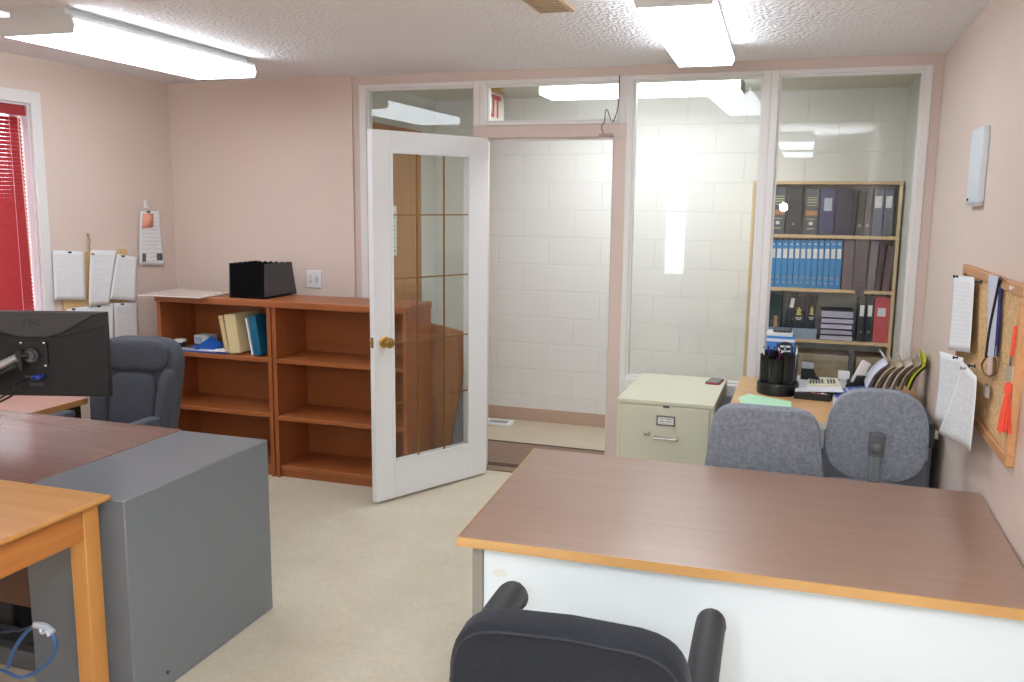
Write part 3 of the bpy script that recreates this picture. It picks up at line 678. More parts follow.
def gilt(): return [(.12, .88, .80, .815, m_gilt, 'gilt_line'), (.12, .88, .745, .765, m_gilt, 'gilt_line'), (.12, .88, .69, .71, m_gilt, 'gilt_line'), (.12, .88, .63, .645, m_gilt, 'gilt_line'),
                    (.05, .95, .42, .52, m_cop, 'copper_band'), (.15, .8, .33, .345, m_gilt, 'gilt_line'), (.33, .62, .21, .28, m_lab, 'emblem'), (.2, .75, .12, .14, m_gilt, 'gilt_line')]
z1, z2, z3 = SH[0], SH[1], SH[2]
lb1 = [(.2, .8, .55, .82, m_lab, 'spine_label')]
binder('black binder at the far left of the top binder shelf, half behind the post', 755.3, 761, 187, z1, (30, 30, 34), 210, 0, None)
binder('charcoal law volume behind the white post on the top binder shelf', 760.5, 771.5, 187, z1, (62, 66, 72), 210, 0, gilt(), ringhole=False)
binder('charcoal volume with gilt lettering nearest the white post, top binder shelf', 772, 785.5, 187, z1, (74, 80, 86), 210, 0, gilt(), ringhole=False)
binder('plain black binder between the two gilt lettered volumes', 786, 802.5, 187, z1, (24, 26, 34), 210)
binder('charcoal volume with gilt lines and a copper band, middle of top binder shelf', 805, 818.5, 188.5, z1, (74, 80, 84), 210, 0, gilt(), ringhole=False)
binder('navy binder with a silver emblem on the top binder shelf', 819, 835, 188.5, z1, (44, 48, 96), 210, 0, [(.3, .8, .52, .8, m_silv, 'silver_emblem')], ringhole=False)
binder('plain dark navy binder right of the silver emblem one', 835.5, 852.5, 189, z1, (28, 30, 62), 210, 0, None, ringhole=False)
binder('thin black binder leaning on the top binder shelf', 857, 864, 190, z1, (22, 22, 26), 210, .03, None)
binder('black binder just left of the slate ones, top binder shelf', 864.5, 871.5, 190, z1, (26, 26, 30), 210, .02, None)
binder('slate grey binder with a white label, second from right on top shelf', 873, 883.5, 189, z1, (92, 100, 114), 210, 0, [(.15, .8, .6, .85, m_lab, 'spine_label')], ringhole=False)
binder('slate grey binder with a white label at the right end of the top shelf', 884, 893.5, 189, z1, (86, 94, 108), 210, 0, [(.15, .8, .6, .85, m_lab, 'spine_label')], ringhole=False)
ORD = ['leftmost', 'second', 'third', 'fourth', 'fifth', 'sixth', 'seventh', 'eighth', 'ninth', 'tenth', 'eleventh', 'twelfth', 'thirteenth', 'fourteenth', 'rightmost']
bu0, bu1 = 751.5, 841.5; n = 15
for i in range(n):
    a = bu0+(bu1-bu0)*i/n; b = bu0+(bu1-bu0)*(i+1)/n
    where = {0: 'leftmost of the row of light blue binders on the second shelf', n-1: 'rightmost light blue binder on the second shelf, beside the purple brown ones'}.get(i, '%s from the left in the row of light blue binders' % ORD[i])
    binder(where if i else where, a, b, 240, z2, (28, 132, 196), 265, 0, [(.15, .85, .62, .82, m_lab, 'spine_label'), (.35, .65, .9, .93, m_lab, 'sticker'), (.3, .7, .1, .125, m_silv, 'sticker')], group='light blue binders')
pb_ = (92, 74, 82)
binder('purple brown binder directly right of the light blue row', 842.5, 853, 240, z2, (104, 86, 94), 268, 0, None, ringhole=False)
sb = binder('dark brown binder with a strap, hanging over the second shelf edge', 853.5, 867, 240, z2, (72, 60, 64), 268, 0, [(.02, .98, .3, .32, plain('strap_seam', (54, 46, 48), .6), 'seam')], ringhole=False)
xs0, xs1 = px(855, 280), px(865, 280)
MB().prism([(xs0, z2+.02), (xs1, z2+.02), (xs1-.004, z2-.03), ((xs0+xs1)/2+.004, z2-.035), ((xs0+xs1)/2, z2-.05), (xs0+.008, z2-.03)], 1, YS-.006, YS+.001).build('strap', plain('strap_brown', (64, 54, 56), .7), sb)
binder('mauve grey binder right of the strapped one', 868, 876, 241, z2, (112, 100, 112), 268, .03, None, ringhole=False)
binder('dark slim case with a handle on the second shelf', 876.5, 882, 246, z2, (66, 54, 60), 268, .05, [(.3, .7, .35, .7, m_black, 'handle')], ringhole=False)
binder('brown binder leaning at the right end of the second shelf', 883, 890.5, 246, z2, (98, 78, 82), 268, .06, None, ringhole=False)
# third shelf
binder('black binder with a white label at the left end of the third shelf', 747, 756, 290, z3, (32, 32, 36), 315, 0, [(.2, .8, .35, .75, m_lab, 'spine_label')])
zt_ = z3+.07
tr = thing('document_tray', 'low grey blue open box holding upright black books on the third shelf', 'box', (px(793, 325), YS+.12, z3))
xa, xb = px(758, 325), px(817, 325)
bxm = MB(); bxm.box(xa, xb, YS+.012, YS+.018, z3, zt_).box(xa, xb, YS+.22, YS+.226, z3, zt_).box(xa, xa+.005, YS+.018, YS+.22, z3, zt_).box(xb-.005, xb, YS+.018, YS+.22, z3, zt_).box(xa+.005, xb-.005, YS+.018, YS+.22, z3, z3+.005)
bxm.build('box_body', plain('grey_blue_card', (146, 160, 178), .4), tr)
m_crest = plain('gold_crest', (208, 190, 120), .4, .3)
crest = [(.26, .74, .54, .58, m_crest, 'crest'), (.34, .66, .58, .66, m_crest, 'crest'), (.28, .72, .66, .69, m_crest, 'crest'), (.42, .58, .69, .74, m_crest, 'crest'), (.2, .8, .46, .485, m_lab, 'lettering_line'), (.28, .72, .42, .44, m_lab, 'lettering_line')]
zi = z3+.012; yi = YS+.03
binder('dark green binder with a tan label standing in the grey blue box', 769, 781.5, 291, zi, (28, 52, 46), 315, 0, [(.4, .7, .16, .45, m_cop, 'spine_label')], ringhole=False, y=yi, depth=.18)
binder('black binder with a white label tilted inside the grey blue box', 783, 790.5, 293, zi, (26, 28, 34), 315, .14, [(.25, .75, .66, .88, m_lab, 'spine_label')], ringhole=False, y=yi, depth=.18)
binder('black book with a gold crest, left one of two', 793, 804.5, 297, zi, (34, 36, 42), 315, 0, crest, ringhole=False, y=yi, depth=.18)
binder('black book with a gold crest, right one of two, beside the lilac stack', 806.5, 815, 296, zi, (34, 36, 42), 315, .03, crest, ringhole=False, y=yi, depth=.18)
lil = [(196, 188, 206), (176, 168, 186), (204, 192, 216), (200, 190, 212), (198, 190, 210)]
zz = z3; nm_ = ['bottom', 'second from bottom', 'middle', 'second from top', 'topmost ribbed']
for i in range(5):
    h1 = .037 if i < 4 else .05
    xa, xb = px(821, 320)+.002*(i % 2), px(853.5, 320)-.003*(i % 3)
    t = thing('paper_ream', '%s pack in the lilac paper stack on the third shelf' % nm_[i], 'paper pack', ((xa+xb)/2, YS+.13, zz), 0, 'lilac paper packs')
    c = MB().box(xa, xb, YS+.02, YS+.24, zz+.003, zz+h1-.005)
    if i == 4:
        for k in range(12): c.box(xa+(xb-xa)*(k+.25)/12, xa+(xb-xa)*(k+.6)/12, YS+.0185, YS+.02, zz+.006, zz+h1-.008)
    c.build('pack_body', plain('lilac_%d' % i, lil[i], .6), t, bev=.002)
    MB().box(xa-.002, xb+.001, YS+.0185, YS+.241, zz+h1-.0052, zz+h1-.001).build('dark_lid', plain('pack_edge', (70, 66, 84), .5), t)
    zz += h1
binder('black binder with a white label, left one beside the lilac stack', 857.5, 865, 296, z3, (38, 38, 42), 322, 0, [(.2, .8, .56, .8, m_lab, 'spine_label')])
binder('black binder with a white label touching the red binder', 865.5, 873, 296, z3, (36, 36, 40), 322, 0, [(.2, .8, .56, .8, m_lab, 'spine_label')])
binder('wide red binder with a white label at the right end of the third shelf', 873.5, 889, 297, z3, (196, 72, 76), 322, 0, [(.2, .75, .58, .76, m_lab, 'spine_label')], ringhole=False)
# fourth shelf
for (ua, ub, vt_, lab, col) in ((790, 848, 346, 'large brown carton on the fourth shelf behind the desk things', (150, 132, 108)), (856, 884, 352, 'smaller brown carton at the right of the fourth shelf', (156, 138, 114))):
    xa, xb = px(ua, 365), px(ub, 365); zt = SH[3]+.25
    t = thing('storage_carton', lab, 'carton', ((xa+xb)/2, YS+.15, SH[3]))
    MB().box(xa, xb, YS+.02, YS+.27, SH[3]+.001, zt-.04).build('carton_body', plain('kraft_%d' % col[0], col, .85), t, bev=.002)
    MB().box(xa-.002, xb+.002, YS+.018, YS+.272, zt-.04, zt).build('lid', plain('kraft_lid', (160, 142, 118), .85), t, bev=.002)
binder('teal folder standing at the left end of the fourth shelf', 744.5, 751, 347, SH[3], (96, 138, 148), 365, 0, [(.2, .8, .6, .85, m_lab, 'spine_label')], ringhole=False, ztop=SH[3]+.27)
# ================================================================ FILING CABINET
m_put = plain('putty_enamel', (212, 209, 184), .4)
m_put2 = plain('putty_enamel_drawer', (208, 206, 184), .4)
fx0, fx1, fy0, fy1, fz = -.862, -.375, 4.295, 5.015, .70
fc = thing('filing_cabinet', 'putty coloured two drawer filing cabinet under the glass pane', 'filing cabinet', ((fx0+fx1)/2, (fy0+fy1)/2, 0))
MB().box(fx0, fx1, fy0+.012, fy1, 0, fz-.022).box(fx0, fx1, fy0, fy1, fz-.022, fz).build('body', m_put, fc, bev=.004)
for za, zb in ((.36, fz-.026), (.04, .352)):
    dr = MB().box(fx0+.022, fx1-.022, fy0-.006, fy0+.012, za, zb).build('drawer', m_put2, fc, bev=.004)
    zc = zb-.155; xc = -.605
    MB().tube([(xc-.055, fy0-.004, zc), (xc-.055, fy0-.03, zc-.002), (xc+.055, fy0-.03, zc-.002), (xc+.055, fy0-.004, zc)], .006, 8).box(xc-.06, xc+.06, fy0-.032, fy0-.024, zc-.008, zc+.004).build('handle', m_chrome, dr, bev=.002)
    lf = MB(); x0, x1, y0, y1 = xc-.05, xc+.042, zb-.095, zb-.045
    lf.box(x0, x1, fy0-.012, fy0-.006, y0, y0+.006).box(x0, x1, fy0-.012, fy0-.006, y1-.006, y1).box(x0, x0+.006, fy0-.012, fy0-.006, y0, y1).box(x1-.006, x1, fy0-.012, fy0-.006, y0, y1)
    lf.build('label_holder', plain('label_holder_grey', (120, 118, 112), .35, .7), dr)
    MB().sheet(lambda u, v: (x0+.005+(x1-x0-.01)*u, fy0-.0075, y0+.005+(y1-y0-.01)*v), 1, 1).build('label_card', paper('label_hand', (232, 232, 230), 3, .6, .15), dr)
    MB().lathe([(.009, .006), (.009, -.012), (.006, -.014)], (fx0+.155, fy0-.006, zc+.012), 14, 'y').box(fx0+.17, fx0+.178, fy0-.02, fy0-.006, zc+.004, zc+.022).build('lock', m_chrome, dr)
    MB().box(xc-.02, xc+.012, fy0-.009, fy0-.004, zb-.004, zb+.006).build('thumb_latch', m_dgrey, dr)
ph = thing('mobile_phone', 'dark phone in a red case lying on the putty filing cabinet', 'phone', (-.43, 4.86, fz))
Rp = Matrix.Translation((-.432, 4.885, fz)) @ Matrix.Rotation(-.12, 4, 'Z')
MB().xf(Rp).prism(rrect(.078, .145, .01), 2, 0, .009).build('case', plain('red_case', (150, 40, 46), .4), ph, bev=.002)
MB().xf(Rp).prism(rrect(.07, .136, .008), 2, .009, .0105).build('screen', plain('phone_glass', (62, 50, 46), .1), ph)

# ================================================================ BACK DESK under the binder shelf pane
bx0, bx1, byf, byb, bz = -.30, .585, 4.02, 4.985, .725
m_oakt = wood('tan_oak_top', (206, 158, 106), (216, 170, 118), 'x', .4, .6)
bd_ = thing('desk', 'tan topped grey metal desk against the glass, crowded with office things', 'desk', ((bx0+bx1)/2, 4.5, 0))
MB().box(bx0, bx1, byf, byb, bz-.028, bz).build('desktop', m_oakt, bd_, bev=.003)
MB().box(bx0-.002, bx1, byf-.006, byf, bz-.03, bz+.001).build('edge_band', plain('cream_edge', (222, 216, 200), .5), bd_)
m_dkm = plain('desk_grey_metal', (118, 124, 132), .5)
for xa, xb in ((bx0+.03, bx0+.06), (.13, .57)):
    MB().box(xa, xb, byf+.03, byb-.03, .02 if xb-xa > .1 else 0, bz-.03).build('pedestal' if xb-xa > .1 else 'end_panel', m_dkm, bd_, bev=.003)
for za, zb in ((.59, .68), (.33, .57), (.04, .31)):
    dr = MB().box(.145, .555, byf+.012, byf+.03, za, zb).build('drawer', plain('desk_drawer_top' if za > .5 else 'desk_drawer_low', (196, 198, 196) if za > .5 else (122, 128, 136), .45), bd_, bev=.003)
    MB().box(.30, .40, byf, byf+.012, zb-.03, zb-.018).build('handle', m_chrome, dr)
MB().box(bx0+.06, .13, byf+.02, byf+.035, .60, .69).build('centre_drawer', plain('desk_drawer_c', (202, 206, 208), .45), bd_, bev=.003)

def on(u, v, z=bz): return at(u, v, 2, z)
def lerp2(q, u, v): return q[0]*(1-u)*(1-v)+q[1]*u*(1-v)+q[2]*u*v+q[3]*(1-u)*v
g = MB(); q = [on(738, 397.5), on(749, 394), on(791, 401.5), on(791, 413), on(744, 409)]
g.slab(q, (0, 0, .0012)); single('green_sheet', g, plain('mint_paper', (184, 226, 190), .8), 'mint green sheet of paper on the tan desk, in front of the pen carousel', 'paper')
# pen carousel
cc = Vector((-.092, 4.60, bz)); ca = thing('pen_carousel', 'round black rotary pen holder full of pens on the tan desk', 'pen holder', tuple(cc))
MB().lathe([(.098, 0), (.104, .006), (.104, .05), (.101, .06), (.09, .062), (.006, .063)], tuple(cc), 32).build('turntable', plain('gloss_black', (20, 20, 22), .3), ca)
for k in range(6):
    a = k*PI/3+.3; c0 = cc+Vector((math.cos(a)*.056, math.sin(a)*.056, 0)); hh = (.205, .19, .21, .2, .185, .208)[k]
    MB().lathe([(.036, .062), (.038, .066), (.040, hh), (.037, hh), (.034, .07), (.004, .068)], tuple(c0), 16).build('pen_cup', plain('gloss_black', (20, 20, 22), .3), ca)
pens = [((40, 60, 150), 'blue'), ((230, 230, 232), 'white'), ((60, 40, 120), 'violet'), ((28, 28, 32), 'black'), ((160, 40, 110), 'magenta'), ((200, 206, 212), 'silver')]
spots = [(-.07, .03, .5), (-.085, .0, .2), (-.05, -.02, -.3), (-.02, .05, .3), (.0, -.04, .2), (.03, .06, -.2), (.055, .0, .3), (.085, -.02, .15), (-.03, .07, .1), (.07, .045, -.3)]
for k, (dx, dy, ln) in enumerate(spots):
    col, cn = pens[k % 6]; p0 = cc+Vector((dx*.85, dy*.85, .08)); p1 = cc+Vector((dx*.95+ln*.02, dy*.95, .218+.007*(k % 4)))
    t = thing('pen', '%s pen sticking out of the black pen carousel, %s side' % (cn, ['left', 'far left', 'front left', 'back', 'front', 'back right', 'right', 'far right', 'rear left', 'rear right'][k]), 'pen', tuple(p0), 0, 'pens in the carousel')
    MB().cyl(tuple(p0), tuple(p1), .0045, 10).build('barrel', plain('pen_'+cn, col, .35), t)
    dv = (p1-p0).normalized(); MB().cyl(tuple(p1), tuple(p1+dv*.012), .005, 10, .003).build('cap', plain('pen_cap_'+cn, tuple(int(c*.7) for c in col), .35), t)
# blue white carton behind the carousel
bc = thing('sweet_carton', 'blue and white carton with a dark oval logo behind the pen carousel', 'carton', (-.08, 4.85, bz))
kx0, kx1, ky0, ky1, kz = -.165, -.022, 4.80, 4.90, bz+.262
MB().box(kx0, kx1, ky0, ky1, bz, kz).build('carton_body', plain('carton_blue', (66, 138, 214), .4), bc, bev=.002)
n = 12; sw_ = [(kx0+(kx1-kx0)*i/n, bz+.115+.11*math.sin(min(1, i/n*1.5)*PI*.5)*(1 if i < 8 else 1-(i-8)/4*.55)) for i in range(n+1)]
MB().prism([(kx0, bz+.03), (kx1, bz+.03)]+sw_[::-1], 1, ky0-.0008, ky0).build('white_swoosh', plain('carton_white', (232, 234, 240), .4), bc)
ov = [(-.068+.036*math.cos(2*PI*k/28), bz+.212+.024*math.sin(2*PI*k/28)) for k in range(28)]
MB().prism(ov, 1, ky0-.0018, ky0-.0008).build('oval_logo', plain('logo_dark', (34, 36, 48), .4), bc)
MB().box(-.094, -.042, ky0-.0024, ky0-.0018, bz+.206, bz+.216).build('logo_lettering', m_wht, bc)
MB().box(kx0, kx1, ky0-.001, ky0, kz-.028, kz-.012).build('white_band', plain('carton_white', (232, 234, 240), .4), bc)
tp = thing('carton_topper', 'flat white and grey packet lying on top of the blue carton', 'packet', (-.09, 4.85, kz))
MB().box(kx0-.004, kx1-.012, ky0+.004, ky1+.01, kz, kz+.022).build('packet_body', m_wht, tp, bev=.006)
MB().box(kx0+.03, kx1-.02, ky0+.002, ky1+.008, kz+.022, kz+.034).build('grey_lid', plain('packet_grey', (70, 74, 82), .5), tp, bev=.004)
# tape dispenser
td = thing('tape_dispenser', 'grey topped black tape dispenser right of the pen carousel', 'tape dispenser', (.07, 4.82, bz))
MB().prism([(-.0, 0), (.10, 0), (.10, .045), (.085, .065), (.04, .10), (.01, .10), (-.002, .06)], 1, 4.80, 4.85).build('body', plain('gloss_black', (20, 20, 22), .3), td, world=True, bev=.004) if False else None
MB().xf(Matrix.Translation((.02, 0, bz))).prism([(0, 0), (.11, 0), (.115, .03), (.075, .06), (.06, .10), (.0, .105), (-.004, .05)], 1, 4.80, 4.85).build('body', plain('gloss_black', (20, 20, 22), .3), td, bev=.004)
MB().xf(Matrix.Translation((.02, 0, bz))).prism([(-.003, .10), (.062, .10), (.058, .125), (.0, .128)], 1, 4.797, 4.853).build('grey_cap', plain('clear_grey', (160, 164, 168), .3), td, bev=.004)
# black desk tray with coloured bits
dt = thing('desk_tray', 'shallow black tray of small coloured clips on the tan desk', 'tray', (.08, 4.53, bz))
Rt = Matrix.Translation((.082, 4.545, bz)) @ Matrix.Rotation(-.10, 4, 'Z')
t_ = MB().xf(Rt).box(-.085, .085, -.07, .07, 0, .006).box(-.085, .085, -.07, -.064, .006, .034).box(-.085, .085, .064, .07, .006, .034).box(-.085, -.079, -.064, .064, .006, .034).box(.079, .085, -.064, .064, .006, .034)
t_.box(-.03, -.027, -.064, .064, .006, .03).build('tray_body', plain('gloss_black', (20, 20, 22), .3), dt)
for k, (x, y, col, cn) in enumerate(((.0, -.02, (224, 150, 160), 'pink'), (.025, -.035, (226, 120, 130), 'rose'), (.045, -.02, (232, 190, 196), 'pale pink'), (.062, -.04, (190, 214, 96), 'lime'), (-.05, .0, (120, 124, 130), 'grey'))):
    m_ = MB().xf(Rt).lathe([(.012, .006), (.014, .012), (.012, .028), (.004, .032)], (x, y, 0), 12)
    single('paper_clip_cup', m_, plain('clip_'+cn.replace(' ', '_'), col, .5), '%s clip lump inside the shallow black desk tray' % cn, 'clip', loc=tuple(Rt @ Vector((x, y, .006))))
# white document with a cream keypad strip
dc = thing('desk_calendar', 'white desk pad with a cream strip of dark figures on the tan desk', 'desk pad', (.12, 4.78, bz))
qz = bz+.036
P4 = [on(795, 391.5, qz), on(843.5, 392.5, qz), on(838, 379, qz), on(797, 376, qz)]
MB().slab(P4, (0, 0, .004)).build('pad', plain('pad_white', (232, 232, 236), .6), dc)
for (xx, yy) in ((P4[3].x+.03, P4[3].y-.03), (P4[2].x-.02, P4[2].y-.03)): MB().box(xx-.008, xx+.008, yy-.008, yy+.008, bz, qz).build('foot', m_wht, dc)
Q4 = [on(807.5, 386.5, qz+.004), on(838.5, 386.5, qz+.004), on(836, 379, qz+.004), on(808, 379, qz+.004)]
MB().slab(Q4, (0, 0, .006)).build('cream_strip', plain('cream_strip', (228, 220, 190), .6), dc)
for i in range(9):
    if i == 5: continue
    ua, ub_ = .06+i*.1, .06+i*.1+.065
    P = [lerp2(Q4, uu, vv) for uu, vv in ((ua, .25), (ub_, .25), (ub_, .8), (ua, .8))]
    for p in P: p.z = qz+.010
    MB().slab(P, (0, 0, .0008)).build('dark_figure', plain('ink', (70, 70, 74), .6), dc)
# desk telephone like holder with handset
tl = thing('desk_phone', 'black and white desk phone with its pale handset propped up', 'phone', (.30, 4.86, bz))
MB().xf(Matrix.Translation((.30, 4.86, bz))).prism([(-.06, 0), (.06, 0), (.055, .03), (.025, .05), (.04, .075), (-.005, .075), (-.02, .04), (-.05, .03)], 1, -.04, .04).build('base', plain('gloss_black', (20, 20, 22), .3), tl, bev=.004)
MB().xf(Matrix.Translation((.30, 4.86, bz+.05)) @ Matrix.Rotation(.42, 4, 'Y') @ Matrix.Rotation(-.1, 4, 'X')).box(-.026, .026, -.02, .012, -.03, .105).build('handset', plain('ivory_handset', (228, 220, 212), .4), tl, bev=.01)
MB().box(.205, .262, 4.83, 4.90, bz+.05, bz+.085).box(.215, .25, 4.84, 4.89, bz, bz+.05).build('paper_block', m_wht, tl, bev=.004)
MB().box(.335, .352, 4.83, 4.92, bz, bz+.09).build('side_card', plain('pale_blue_card', (206, 222, 232), .5), tl)
# magazines
def flatbook(name, label, pts, z, h_, mats, cat='magazine'):
    t = thing(name, label, cat, tuple(sum((Vector(p) for p in pts), Vector())/4), 0)
    q = [Vector((p[0], p[1], z)) for p in pts]
    MB().slab(q, (0, 0, h_)).build('pages', plain('page_block_232_230_226', (232, 230, 226), .9), t)
    zc = z+h_+.0006
    MB().sheet(lambda u, v: (q[0]*(1-u)*(1-v)+q[1]*u*(1-v)+q[2]*u*v+q[3]*(1-u)*v)+Vector((0, 0, h_+.0008)), 1, 1).build('cover', mats, t, solid=.0008)
    return t, q, zc
mz, q, zc = flatbook('magazine', 'white and periwinkle magazine at the front of the tan desk beside the tray', [on(834, 421), on(872, 424), on(866, 392), on(832, 391)], bz, .02, plain('magazine_white', (226, 222, 222), .3))
def lerp(q, u, v): return q[0]*(1-u)*(1-v)+q[1]*u*(1-v)+q[2]*u*v+q[3]*(1-u)*v
def patch(q, zc, u0, u1, v0, v1, m, par, nm='printed_panel', dz=.001):
    P = [lerp(q, u, v) for u, v in ((u0, v0), (u1, v0), (u1, v1), (u0, v1))]
    for p in P: p.z = zc+dz
    MB().slab(P, (0, 0, .0006)).build(nm, m, par)
m_peri = plain('periwinkle', (112, 122, 204), .4)
patch(q, zc, .06, .5, .6, .97, m_peri, mz); patch(q, zc, .05, .9, .42, .5, m_peri, mz); patch(q, zc, .05, .6, .05, .35, plain('peach_panel', (232, 202, 180), .4), mz); patch(q, zc, .55, .75, .62, .9, plain('rose_panel', (222, 176, 186), .4), mz)
m2, q, zc = flatbook('magazine', 'blue magazine lying under the row of curved folders', [on(862, 411, bz+.02), on(918, 404, bz+.02), on(888, 387, bz+.02), on(846, 390, bz+.02)], bz+.022, .012, plain('magazine_blue', (74, 96, 190), .3))
patch(q, zc, .45, .95, .05, .6, plain('tan_panel', (190, 160, 140), .4), m2); patch(q, zc, .1, .35, .5, .9, plain('lilac_panel', (176, 184, 226), .4), m2)
# leaning curved folders against the wall
cols = [((214, 214, 228), 'pale lilac'), ((196, 178, 146), 'tan'), ((206, 188, 160), 'beige'), ((214, 200, 186), 'pale cream'), ((188, 168, 140), 'brown edged'), ((214, 220, 60), 'lime yellow')]
for i, (col, cn) in enumerate(cols):
    y0 = 4.60; u0 = 866.5+i*8.2; k = (1.0, .92, .96, 1.0, 1.02, 1.04)[i]
    prof_px = [(u0, 392), (u0+2.5, 386), (u0+7, 378), (u0+14*k, 371), (u0+21*k, 366.5), (u0+19.5*k, 362), (u0+16*k, 358)]
    pr = bez([tuple(at(min(u, 930.5), 392-(392-v)*k, 1, y0)) for u, v in prof_px], 4)
    for p in pr: p.x = min(p.x, .585); p.z += .012
    t = thing('curved_folder', '%s folder slumping in the row against the right wall' % cn, 'folder', tuple(pr[0]), 0, 'slumping folders')
    def fn(u, v, pr=pr):
        p = pr[min(len(pr)-1, int(round(v*(len(pr)-1))))]; return Vector((p.x, y0+.2*u, p.z))
    MB().sheet(fn, 2, len(pr)-1).build('front_sheet', plain('folder_%d' % i, col, .6), t, solid=.004)
    MB().sheet(lambda u, v: fn(u, v*.62)+Vector((.010, .006, -.006)), 2, 16).build('inner_papers', plain('folder_inner_%d' % i, (120, 98, 84) if i < 5 else (60, 52, 50), .8), t, solid=.008)
# magazine rack hanging over the desk's right front corner
mr = thing('document_box', 'dark grey document box with picture cards at the right wall beside the round chair', 'box', (.52, 4.2, .0))
MB().box(.43, .575, 4.03, 4.36, bz, bz+.03).build('box_body', plain('box_charcoal', (62, 62, 66), .6), mr, bev=.004)
MB().xf(Matrix.Translation((.50, 4.012, bz-.04))).box(-.06, .07, -.01, 0, -.03, .05).build('front_flap', plain('box_charcoal', (62, 62, 66), .6), mr, bev=.003)
for k, (xx, zz_, col) in enumerate(((.478, .0, (222, 222, 218)), (.52, -.018, (218, 218, 214)))):
    MB().box(xx-.018, xx+.018, 3.999, 4.002, bz-.045+zz_, bz-.008+zz_).build('picture_card', plain('picture_card', col, .5, var=.35, varscale=90), mr)
MB().box(.50, .55, 3.998, 4.002, bz-.105, bz-.072).build('pink_card', plain('pink_card', (206, 180, 172), .5), mr)

# ================================================================ RIGHT WALL
wb = thing('wall_speaker', 'slim white wall box with a small catch, high on the right wall', 'wall box', (XR, 3.77, 1.68))
MB().box(XR-.024, XR, 3.63, 3.87, 1.69, 1.965).build('box_body', plain('pale_box', (216, 224, 232), .4), wb, bev=.004)
MB().box(XR-.026, XR-.002, 3.635, 3.865, 1.676, 1.69).build('bottom_lip', plain('pale_box_lip', (196, 196, 200), .4), wb)
MB().box(XR-.028, XR-.024, 3.82, 3.835, 1.695, 1.705).build('catch', m_dgrey, wb)
ry0, ry1, rz0, rz1 = 2.79, 3.805, .925, 1.452
cb2 = thing('cork_board', 'wooden framed cork board on the right wall with lanyard and tassel', 'cork board', (XR, 3.3, rz0))
MB().box(XR-.012, XR, ry0+.02, ry1-.02, rz0+.02, rz1-.02).build('cork_panel', corkmat(), cb2)
fm = wood('board_frame', (196, 140, 92), (212, 158, 108), 'y', .45)
fw = .032
f = MB().box(XR-.024, XR, ry0, ry1, rz1-fw, rz1).box(XR-.024, XR, ry0, ry1, rz0, rz0+fw).box(XR-.024, XR, ry0, ry0+fw, rz0+fw, rz1-fw).box(XR-.024, XR, ry1-fw, ry1, rz0+fw, rz1-fw)
f.build('wood_frame', fm, cb2, bev=.003)
XB = XR-.03
hung('pinned_paper', 'white sheet pinned at the top left corner of the right cork board', 0, XB, [(954, 275), (975, 277), (972.5, 353), (953.5, 350)], m_paper2, .02, sign=-1, pinuv=(.25, .985))
hung('pinned_paper', 'long printed form hanging lowest left on the right cork board', 0, XB-.004, [(940, 351), (964, 358), (961, 428), (941.5, 418)], m_paper3, .03, sign=-1, pinuv=(.8, .98))
hung('pinned_paper', 'crumpled printed sheets hanging in front of the long form', 0, XB-.02, [(963, 361), (977.5, 377), (975, 452), (947.5, 432)], m_paper3, .035, sign=-1, pinmat=m_chrome, pinuv=(.3, .96))
# lanyard with name strip
ln = thing('lanyard', 'black and navy lanyard with a pale name strip hanging on the cork board', 'lanyard', tuple(at(995, 320, 0, XB)))
XW = XB+.006
def loop(pts, x=XW): return bez([tuple(at(u, v, 0, x)) for u, v in pts], 6)
MB().tube(loop([(1000.5, 278), (1000, 300), (998, 330), (996, 356)]), .006, 8).build('navy_strap', plain('navy_cord', (44, 48, 110), .7), ln)
MB().tube(loop([(1000.5, 278), (996, 300), (990, 330), (986.5, 357)], XW-.004), .006, 8).build('black_strap', plain('black_cord', (28, 28, 32), .7), ln)
MB().tube(loop([(986.5, 357), (982, 364), (984, 373), (990.5, 376), (997, 371), (998.5, 362), (996, 356)], XW-.002), .0035, 8).build('loop_cord', plain('brown_loop', (120, 90, 60), .6), ln)
q = [at(u, v, 0, XW-.002) for u, v in ((989, 274), (999, 277), (996, 357), (987, 356))]
MB().slab(q, (-.001, 0, 0)).build('name_strip', plain('pale_strip', (208, 214, 230), .5), ln)
q = [at(u, v, 0, XW-.003) for u, v in ((988, 357), (993, 357), (991, 375), (987.5, 375))]
MB().slab(q, (-.001, 0, 0)).build('pink_end', plain('pink_strip', (226, 196, 190), .5), ln)
MB().cyl(tuple(at(1000.5, 278, 0, XB+.015)), tuple(at(1000.5, 278, 0, XB-.012)), .005, 10).build('push_pin', m_black, ln)
# tassel key ring
ts = thing('tassel_keyring', 'bright orange tassel key ring hanging at the right of the cork board', 'key ring', tuple(at(1010, 380, 0, XB)))
m_or = plain('orange_cord', (240, 84, 58), .7)
MB().tube(loop([(1015.5, 326), (1014, 340), (1011.5, 356)], XW-.004), .005, 8).build('cord', m_or, ts)
q = [at(u, v, 0, XW) for u, v in ((1007, 364), (1014, 367), (1012.5, 384), (1005.5, 380))]
MB().slab(q, (-.004, 0, 0)).build('clear_tag', plain('clear_tag', (206, 190, 162), .2), ts)
MB().cyl(tuple(at(1011.5, 356, 0, XW-.004)), tuple(at(1010, 366, 0, XW-.004)), .004, 8).build('clasp', m_chrome, ts)
hd = at(1008, 389, 0, XW-.01); bt = at(1004, 432, 0, XW-.01)
tm = MB(); tm.lathe([(.004, .02), (.009, .015), (.011, .0), (.009, -.012)], tuple(hd), 12)
ax_ = bt-hd
